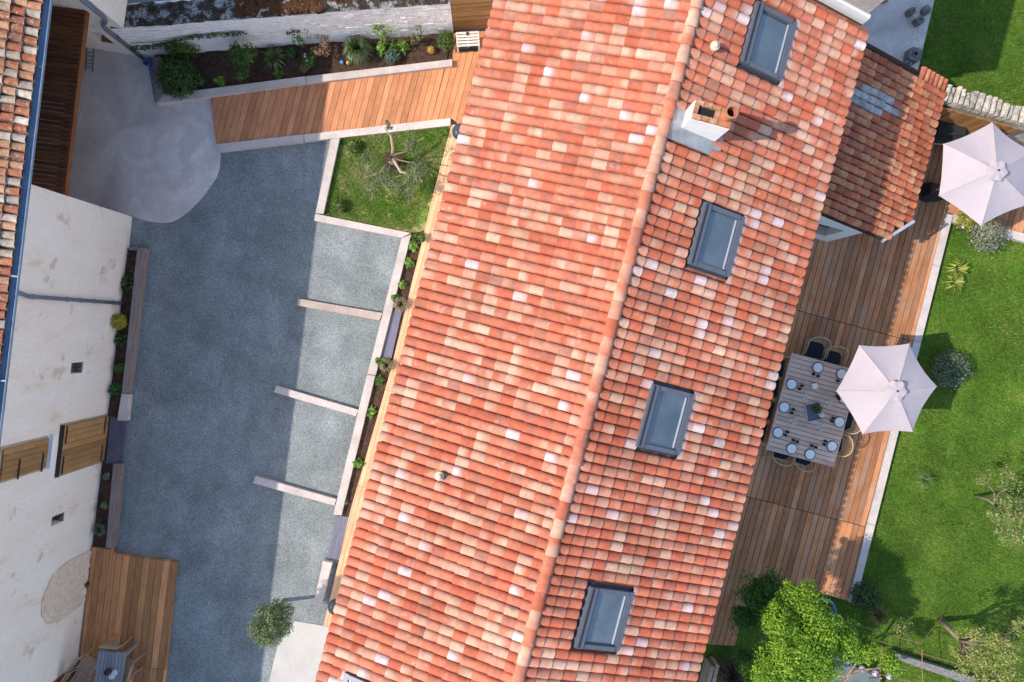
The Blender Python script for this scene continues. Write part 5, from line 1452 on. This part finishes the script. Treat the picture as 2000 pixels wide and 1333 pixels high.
CH_SPOTS = [   # local house x, y, direction of the chair back (degrees in the house frame, 0 = up the picture)
    (8.02, 1.66, 0, 'rattan chair, left of the two at the upper end of the dining table'),
    (8.50, 1.55, 0, 'rattan chair, right of the two at the upper end of the dining table'),
    (7.14, 0.95, 90, 'rattan chair nearest the house, first from the top on the left table side'),
    (7.14, 0.42, 90, 'rattan chair nearest the house, second from the top on the left table side'),
    (7.14, -0.12, 90, 'rattan chair nearest the house, third from the top on the left table side'),
    (7.12, -0.70, 90, 'rattan chair nearest the house, lowest on the left table side'),
    (7.86, -1.08, 180, 'rattan chair pushed under the lower table end, left one'),
    (8.43, -1.08, 180, 'rattan chair pushed under the lower table end, right one'),
    (9.26, 0.10, -90, 'rattan chair on the right table side half covered by the umbrella'),
    (9.16, -0.52, -90, 'rattan chair on the right table side, lowest one in full view'),
    (9.20, 0.72, -90, 'rattan chair on the right table side hidden below the umbrella'),
]
for (x, y, dg, lab) in CH_SPOTS:
    loc = Hw(x, y, 0.15); rz = ANG + math.radians(dg + random.uniform(-7, 7))
    if proto is None:
        proto = make_chair(lab, loc, rz)
    else:
        c = copy_tree(proto); c.location = loc; c.rotation_euler = (0, 0, rz); c['label'] = lab

PL = [(1597.6, 718.6, 'plate at the upper table end, left'), (1644.3, 731, 'plate at the upper table end touching the umbrella edge'), (1546.4, 751, 'plate on the left table side, top'), (1532, 795.8, 'plate on the left table side, middle'), (1520, 845.3, 'plate on the left table side, bottom'),
      (1546.6, 876.8, 'plate at the lower table end, left'), (1582.2, 887.8, 'plate at the lower table end, right'), (1625.4, 872, 'plate on the right table side, bottom'), (1639.8, 824.8, 'plate on the right table side, middle'), (1649, 779, 'plate mostly hidden by the umbrella on the right table side')]
prot_p = None
for (px, py, lab) in PL:
    c = P(px, py, TZ + 0.02)
    loc = Vector((c.x, c.y, TZ + 0.002))
    if prot_p is None:
        prot_p = thing('place_setting', 'white ' + lab, 'plate', loc, 0, 'white plates on the dining table')
        MB().lathe([(0.148, 0), (0.148, 0.004), (0.0, 0.004)], (0, 0, 0), 28).build('charger', MT['placemat'], prot_p, local=True)
        MB().lathe([(0.07, 0.0045), (0.112, 0.018), (0.116, 0.022), (0.106, 0.021), (0.075, 0.012), (0.0, 0.011)], (0, 0, 0), 28).build('plate', MT['china'], prot_p, local=True, smooth=True)
    else:
        c2 = copy_tree(prot_p); c2.location = loc; c2['label'] = 'white ' + lab
GS = [((1588.5, 731.5), (1597.5, 735), 'upper left end plate'), ((1636, 744.5), (1645, 748), 'upper right end plate'), ((1561, 760), (1566, 754), 'top left side plate'), ((1546, 807), (1549.5, 800), 'middle left side plate'), ((1533.5, 850), (1538, 844), 'bottom left side plate'),
      ((1549, 860), (1557, 863), 'lower end left plate'), ((1585, 870.5), (1593, 874), 'lower end right plate'), ((1609.5, 868), (1612, 862), 'bottom right side plate'), ((1624.5, 823), (1627, 817), 'middle right side plate'), ((1635, 774), (1638, 779), 'plate hidden by the umbrella')]
prot_g = None
for (a, b, lab) in GS:
    for k, q in enumerate((a, b)):
        c = P(q[0], q[1], TZ + 0.06); loc = Vector((c.x, c.y, TZ + 0.002))
        lb = ('stemless smoked glass, first of the pair at the ', 'stemless smoked glass, second of the pair at the ')[k] + lab
        if prot_g is None:
            prot_g = MB().lathe([(0.024, 0), (0.034, 0.03), (0.034, 0.1), (0.030, 0.1), (0.030, 0.02), (0.0, 0.02)], (0, 0, 0), 14).build('drinking_glass', MT['smoke_glass'], None, local=True, smooth=True)
            tag(prot_g, lb, 'glass', 'smoked glasses on the dining table'); prot_g.location = loc
        else:
            c2 = prot_g.copy(); COL.objects.link(c2); c2.location = loc; c2['label'] = lb
for (px, py, lab) in ((1571, 776, 'clear glass carafe group above left of the tray'), (1620, 788, 'clear glass carafe group right of the tray'), (1550, 823, 'clear glass carafe group left of the tray'), (1603, 836, 'clear glass carafe group below the tray')):
    c = P(px, py, TZ + 0.06)
    t = thing('glass_set', lab, 'glass', (c.x, c.y, TZ + 0.002), 0, 'clear glass sets on the dining table')
    for (dx, dy) in ((-0.055, 0.03), (0.05, 0.045), (0.01, -0.055)):
        MB().lathe([(0.03, 0), (0.036, 0.03), (0.036, 0.12), (0.032, 0.12), (0.030, 0.02), (0.0, 0.02)], (dx, dy, 0), 14).build('tumbler', MT['clear'], t, local=True, smooth=True)
c = P(1592, 754.5, TZ + 0.1)
t = thing('salt_box', 'small white square box in the upper middle of the table', 'box', (c.x, c.y, TZ + 0.002), ANG + 0.35)
MB().box((0, 0, 0.055), (0.125, 0.125, 0.11)).build('box', MT['china'], t, local=True)
MB().box((0, 0, 0.006), (0.145, 0.15, 0.01)).build('saucer', MT['placemat'], t, local=True)
c = P(1589, 805, TZ + 0.03)
t = thing('tray', 'square grey tray with pale rim in the middle of the table', 'tray', (c.x, c.y, TZ + 0.002), ANG + 0.45)
MB().box((0, 0, 0.008), (0.37, 0.43, 0.014)).build('tray_bottom', MT['frame'], t, local=True)
for (cx, cy, sx, sy) in ((0, 0.21, 0.39, 0.018), (0, -0.21, 0.39, 0.018), (0.186, 0, 0.018, 0.40), (-0.186, 0, 0.018, 0.40)):
    MB().box((cx, cy, 0.025), (sx, sy, 0.045)).build('tray_rim', MT['frame_light'], t, local=True)
c = P(1597, 802, TZ + 0.15)
t = thing('table_bouquet', 'green potted bouquet with white blossoms on the tray', 'plant', (c.x, c.y, TZ + 0.02))
MB().lathe([(0.05, 0), (0.065, 0.1), (0.055, 0.1), (0.0, 0.09)], (c.x, c.y, TZ + 0.02), 14).build('pot', MT['lamp_dark'], t)
m = MB(); leaves(m, (c.x - 0.03, c.y + 0.04, TZ + 0.19), (0.13, 0.13, 0.09), 170, 0.03, GD + G1, shell=0.2, up=0.4); m.build('foliage', MT['leaf'], t)
m = MB()
for (dx, dy) in ((0.02, -0.09), (0.08, -0.13), (0.12, -0.10)):
    leaves(m, (c.x + dx, c.y + dy, TZ + 0.2), 0.035, 16, 0.025, [(0.8, 0.8, 0.76)], shell=0.5, up=1.0, aspect=0.8)
m.build('blossoms', MT['leaf'], t)
# dark garden furniture under the upper umbrella and next to the annex
c = P(1829, 374, 0.45)
t = thing('black_planter', 'black box planter with pale stone at the tip of the upper umbrella', 'planter', (c.x, c.y, 0.15), ANG)
MB().prism([(-0.2, -0.17), (0.2, -0.17), (0.2, 0.17), (-0.2, 0.17)], 0.0, 0.36).build('box', MT['black'], t, local=True)
MB().box((0, 0, 0.362), (0.34, 0.28, 0.02)).build('soil', MT['soil'], t, local=True)
MB().ball((0.08, -0.08, 0.38), (0.07, 0.05, 0.04), 8, 6, jit=0.15).build('pale_stone', MT['rubble'], t, local=True)
c = P(1840, 262, 0.7)
t = thing('barbecue', 'black barbecue grill in shade beside the annex eave', 'grill', (c.x, c.y, 0.15), ANG + 0.2)
MB().prism([(-0.45, -0.25), (0.45, -0.25), (0.45, 0.25), (-0.45, 0.25)], 0.45, 0.85).build('cabinet', MT['black'], t, local=True)
MB().tube([(-0.4, -0.29, 0.80), (-0.4, -0.33, 0.80), (0.4, -0.33, 0.80), (0.4, -0.29, 0.80)], 0.012, 6).build('handle', MT['frame_light'], t, local=True)
MB().box((0, 0.05, 0.90), (0.7, 0.36, 0.08)).build('lid', MT['black'], t, local=True)
for sx in (-0.4, 0.4):
    for sy in (-0.2, 0.2):
        MB().tube([(sx, sy, 0.46), (sx, sy, 0.0)], 0.02, 6).build('leg', MT['iron'], t, local=True)
c = P(1879, 445, 0.15)
t = thing('garden_light', 'small dark garden light with white top on the lawn below the umbrella', 'lamp', (c.x, c.y, 0))
MB().lathe([(0.07, 0), (0.075, 0.14), (0.05, 0.17), (0.0, 0.17)], (c.x, c.y, 0), 14).build('body', MT['lamp_dark'], t)
MB().ball((c.x, c.y + 0.02, 0.19), (0.045, 0.045, 0.03), 10, 6).build('top', MT['white_plastic'], t, smooth=True)

# ------------------------------------------------------------------ courtyard things
for (px, py, lab) in ((899, 256, 'dark gooseneck wall lamp dome at the upper end of the boardwalk strip'), (655, 1189, 'dark gooseneck wall lamp dome at the lower end of the boardwalk strip')):
    c = P(px, py, 2.45); x, y = toH(c)
    t = thing('wall_lamp', lab, 'lamp', Hw(-1.0, y, 2.3), 0, 'gooseneck lamps on the house wall')
    MB().lathe([(0.185, 0), (0.18, 0.03), (0.15, 0.09), (0.10, 0.13), (0.05, 0.15), (0.04, 0.20), (0.0, 0.205)], (c.x, c.y, 2.36), 24).build('lamp_shade', MT['lamp_dark'], t, smooth=True)
    MB().tube([Hw(-0.99, y, 2.45), Hw(-1.15, y, 2.75), Hw((x - 1.15) / 2, y, 2.85), Hw(x, y, 2.75), Hw(x, y, 2.55)], 0.014, 6).build('arm', MT['iron'], t, smooth=True)
    MB().lathe([(0.06, 0), (0.06, 0.02)], Hw(-1.0, y, 2.44), 12).build('wall_plate', MT['iron'], t)
c = P(914, 82, 0.35)
t = thing('crate', 'grey white slatted pallet crate by the slatted panel', 'crate', (c.x, c.y, 0.10), vang - 0.02)
for k in range(5):
    MB().box((0, -0.15 + k * 0.075, 0.41), (0.56, 0.05, 0.025), jit=0.003).build('slat', MT['crate'], t, local=True)
for sx in (-0.265, 0.0, 0.265):
    MB().box((sx, 0, 0.38), (0.035, 0.36, 0.03)).build('rail', MT['crate'], t, local=True)
for sx in (-0.26, 0.26):
    for sy in (-0.15, 0.15):
        MB().box((sx, sy, 0.185), (0.04, 0.04, 0.37)).build('leg', MT['crate'], t, local=True)
MB().box((0, 0.0, 0.08), (0.5, 0.32, 0.02)).build('shelf', MT['black'], t, local=True)
MB().ball((0.0, 0.12, 0.44), (0.035, 0.05, 0.02), 8, 5).build('catch', MT['iron'], t, local=True)
a1, a2 = P(167, 136, 0.03), P(181, 139, 0.03)
t = thing('ladder', 'grey ladder at the foot of the gable wall on the concrete apron', 'ladder', (a1 + a2) / 2)
b1, b2_ = P(169, 95, 0.9), P(183, 96, 0.9)
for (p, q) in ((a1, b1), (a2, b2_)):
    MB().tube([p, q], 0.02, 6).build('stile', MT['frame'], t)
for k in range(1, 6):
    f = k / 6.0
    MB().tube([a1.lerp(b1, f), a2.lerp(b2_, f)], 0.012, 6).build('rung', MT['frame'], t)
c = P(287, 124, 0.15)
tag(MB().lathe([(0.06, 0), (0.08, 0.2), (0.07, 0.2), (0.06, 0.03), (0, 0.03)], (c.x, c.y, 0.02), 14).build('bucket', MT['blue'], smooth=False), 'small blue bucket at the foot of the gable downpipe', 'bucket')

# grey table and folding chairs on the barn terrace
t = thing('garden_table', 'grey slatted table with cups on the barn terrace', 'table', P(215, 1310, 0.12))
q0, q1, q3 = P(192, 1271.5, 0.84), P(246.7, 1275.7, 0.84), P(184, 1333, 0.84)
ex = (q1 - q0); ey = (q3 - q0).normalized() * 1.35
for k in range(8):
    a = q0 + ex * (k / 8 + 0.006); b = q0 + ex * ((k + 1) / 8 - 0.006)
    MB().prism([a[:2], b[:2], (b + ey)[:2], (a + ey)[:2]], 0.81, 0.84).build('slat', MT['table_grey'], t)
for (f, g) in ((0.08, 0.06), (0.92, 0.06), (0.08, 0.94), (0.92, 0.94)):
    p = q0 + ex * f + ey * g
    MB().box((p.x, p.y, 0.465), (0.05, 0.05, 0.69), BA).build('leg', MT['table_grey'], t)
def folding_chair(label, px, py, rz):
    c = P(px, py, 0.5)
    t = thing('folding_chair', label, 'chair', (c.x, c.y, 0.12), rz, 'pale wooden folding chairs round the grey table')
    for k in range(5):
        MB().box((0, -0.16 + k * 0.08, 0.44), (0.40, 0.066, 0.018)).build('seat_slat', MT['pale_wood'], t, local=True)
    for k in range(2):
        MB().box((0, 0.25 + 0.03 * k, 0.66 + k * 0.13), (0.40, 0.025, 0.09)).build('back_slat', MT['pale_wood'], t, local=True)
    for sx in (-0.2, 0.2):
        MB().tube([(sx, 0.27, 0.84), (sx, 0.20, 0.42), (sx, 0.23, 0.0)], 0.016, 6).build('back_post', MT['pale_wood'], t, local=True)
        MB().tube([(sx * 0.95, -0.18, 0.44), (sx * 0.95, -0.19, 0.0)], 0.016, 6).build('leg', MT['pale_wood'], t, local=True)
folding_chair('folding chair at the upper end of the grey table', 226, 1272, BA)
folding_chair('folding chair on the left side of the grey table', 176, 1298, BA + 1.0)
folding_chair('folding chair at the lower left near the slatted recess floor', 160, 1326, BA + 1.1)
folding_chair('folding chair on the right side of the grey table, upper one', 246, 1300, BA - 1.75)
folding_chair('folding chair on the right side of the grey table, lower one', 244, 1333, BA - 1.5)
c = P(211, 1312, 0.9)
tag(MB().lathe([(0.05, 0), (0.075, 0.06), (0.07, 0.12), (0.05, 0.13), (0.0, 0.14)], (c.x, c.y, 0.842), 14).build('teapot', MT['iron'], smooth=True), 'black teapot on the grey table', 'pot')
for (px, py, lab) in ((222, 1316, 'upper white cup next to the black pot'), (217, 1323, 'lower white cup next to the black pot')):
    c = P(px, py, 0.9)
    t = thing('cup', lab, 'cup', (c.x, c.y, 0.842), 0, 'white cups on the grey table')
    MB().lathe([(0.03, 0.008), (0.045, 0.05), (0.048, 0.07), (0.043, 0.07), (0.03, 0.02), (0, 0.02)], (0, 0, 0), 16).build('bowl', MT['china'], t, local=True, smooth=True)
    MB().lathe([(0.04, 0), (0.075, 0.012), (0.04, 0.006), (0, 0.006)], (0, 0, 0), 18).build('saucer', MT['china'], t, local=True, smooth=True)

# ------------------------------------------------------------------ top right patio stones
for (px, py, s, h, rz, hole, lab) in ((1781, 22, 0.16, 0.22, 0.2, False, 'grey carved stone block, upper left one on the patio'), (1797, 40, 0.19, 0.2, 0.5, True, 'grey carved stone with small hole, middle of three on the patio'), (1785, 108, 0.33, 0.24, -0.25, True, 'large grey stone with round hole near the annex verge'), (1773, 126, 0.2, 0.18, -0.3, False, 'small grey stone block half under the annex verge')):
    c = P(px, py, 0.2)
    t = thing('carved_stone', lab, 'stone', (c.x, c.y, 0.03), rz, 'carved stones on the patio')
    q = s / 2; e = q * 0.35
    MB().prism([(-q + e, -q), (q - e, -q), (q, -q + e), (q, q - e), (q - e, q), (-q + e, q), (-q, q - e), (-q, -q + e)], 0, h).build('block', MT['stone_grey'], t, local=True)
    MB().lathe([(s * 0.24, h), (s * 0.24, h + 0.03), (s * 0.16, h + 0.03), (s * 0.15, h + 0.004), (0, h + 0.004)], (0, 0, 0), 14).build('rim', MT['stone_grey'], t, local=True)
    if hole: MB().lathe([(s * 0.14, h + 0.005), (0, h + 0.008)], (0, 0, 0), 14).build('hole', MT['soot_and_hole_dark'], t, local=True)  # flat black disc, the shade inside a hole painted on
c = P(1812, 18, 0.2)
tag(MB().lathe([(0.10, 0), (0.115, 0.06), (0.11, 0.16), (0.08, 0.20), (0, 0.205)], (c.x, c.y, 0.03), 16).build('carved_stone', MT['stone_grey'], smooth=True), 'round grey stone nearest the lawn on the patio', 'stone', 'carved stones on the patio')
c = P(1728, 2, 0.1)
tag(MB().box((c.x, c.y, 0.08), (0.14, 0.08, 0.09), 0.3, jit=0.012).build('loose_brick', MT['brick']), 'loose orange brick at the top edge of the patio', 'brick')

# ------------------------------------------------------------------ lower right corner
c = P(1607, 1195, 0.3)
t = thing('blue_tub', 'faded blue plastic tub behind the terrace end', 'tub', (c.x, c.y, 0))
MB().lathe([(0.26, 0), (0.33, 0.30), (0.35, 0.31), (0.35, 0.33), (0.31, 0.33), (0.24, 0.04), (0, 0.04)], (c.x, c.y, 0), 24).build('tub', MT['blue_tub'], t, smooth=False)
MB().lathe([(0.29, 0.22), (0, 0.23)], (c.x, c.y, 0), 20).build('water_fill', MT['soil'], t)
t = thing('tarpaulin', 'grey green tarpaulin stretched low behind the bright tree', 'tarpaulin', P(1640, 1320, 0))
m = MB(); A4 = [P(1575, 1278, 0.5), P(1640, 1290, 0.5), P(1720, 1325, 0.5), P(1690, 1420, 0.5), P(1540, 1400, 0.5)]
c0 = sum(A4, Vector((0, 0, 0))) / 5 - Vector((0, 0, 0.12))
ring = [a_.lerp(A4[(i + 1) % 5], f) for i, a_ in enumerate(A4) for f in (0, 0.33, 0.66)]
mid = [r_.lerp(c0, 0.45) + Vector((0, 0, random.uniform(-.03, .05))) for r_ in ring]
n = len(ring)
m.add(ring + mid + [c0], [(i, (i + 1) % n, n + (i + 1) % n, n + i) for i in range(n)] + [(n + i, n + (i + 1) % n, 2 * n) for i in range(n)])
m.build('cloth', MT['tarp'], t, smooth=True)
for a_ in A4:
    MB().tube([Vector((a_.x, a_.y, 0)), a_ + Vector((0, 0, 0.02))], 0.02, 6).build('stake', MT['board'], t)
beam('low_wall', 'grey concrete low wall running to the lower right corner', [(1735, 1283), (1742, 1274), (1990, 1352), (1980, 1368)], 0.2, MT['stone_grey'], 'wall')  # dark stone colour stands in for the shade of the trees
for (px, py, px2, py2, lab) in ((1392, 1303, 1372, 1380, 'left of two timber posts lying at the bottom edge by the eave'), (1402, 1300, 1384, 1380, 'right of two timber posts lying at the bottom edge by the eave')):
    a_, b_ = P(px, py, 0.5), P(px2, py2, 0.5)
    d_ = (b_ - a_).normalized(); s_ = Vector((-d_.y, d_.x, 0)) * 0.045
    tag(MB().prism([(a_ - s_)[:2], (a_ + s_)[:2], (b_ + s_)[:2], (b_ - s_)[:2]], 0.0, 0.5).build('timber_post', MT['board']), lab, 'timber')
# dry pile beside them
plant('dry_brush', 'pile of dark dry brushwood under the eave at the bottom edge', 1425, 1310, 'tuft', 40, [(0.10, 0.08, 0.06), (0.18, 0.15, 0.12), (0.05, 0.04, 0.03)], 0.4, 0.0, n=260, size=0.008, cat='brushwood')
# rusty trellis wires and solar globes
tw = thing('trellis', 'thin rusty trellis rods over the lower right corner', 'trellis', P(1730, 1290, 0))
wires = [((1640, 1212, 1.0), (1800, 1258, 1.0)), ((1690, 1245, 1.0), (1880, 1300, 1.0)), ((1600, 1290, 1.1), (1790, 1335, 1.1)), ((1722, 1262, 1.0), (1718, 1345, 1.1)), ((1801, 1270, 1.0), (1803, 1345, 1.1)), ((1648, 1240, 1.0), (1642, 1345, 1.1)), ((1800, 1258, 1.0), (1840, 1205, 0.2))]
for (a_, b_) in wires:
    MB().tube([P(*a_), P(*a_).lerp(P(*b_), 0.5) - Vector((0, 0, 0.02)), P(*b_)], 0.010, 5).build('rod', MT['rust_wire'], tw)
for (px, py) in ((1640, 1212), (1801, 1270), (1718, 1345), (1600, 1290)):
    q = P(px, py, 1.0); MB().tube([(q.x, q.y, 0), (q.x, q.y, 1.02)], 0.014, 6).build('upright', MT['rust_wire'], tw)
for k, (px, py) in enumerate(((1630, 1289), (1656, 1297), (1683, 1306), (1710, 1315), (1737, 1321))):
    c = P(px, py, 1.03)
    t = thing('solar_globe', ('leftmost', 'second from left', 'middle', 'second from right', 'rightmost')[k] + ' of the lilac lantern globes hanging on the trellis', 'lantern', (c.x, c.y, 0.95), 0, 'lantern globes on the trellis')
    MB().ball((c.x, c.y, 1.03), 0.085, 14, 9).build('globe', MT['lilac'], t, smooth=True)
    MB().lathe([(0.03, 0.08), (0.03, 0.105), (0, 0.107)], (c.x, c.y, 1.03), 10).build('cap', MT['frame'], t)
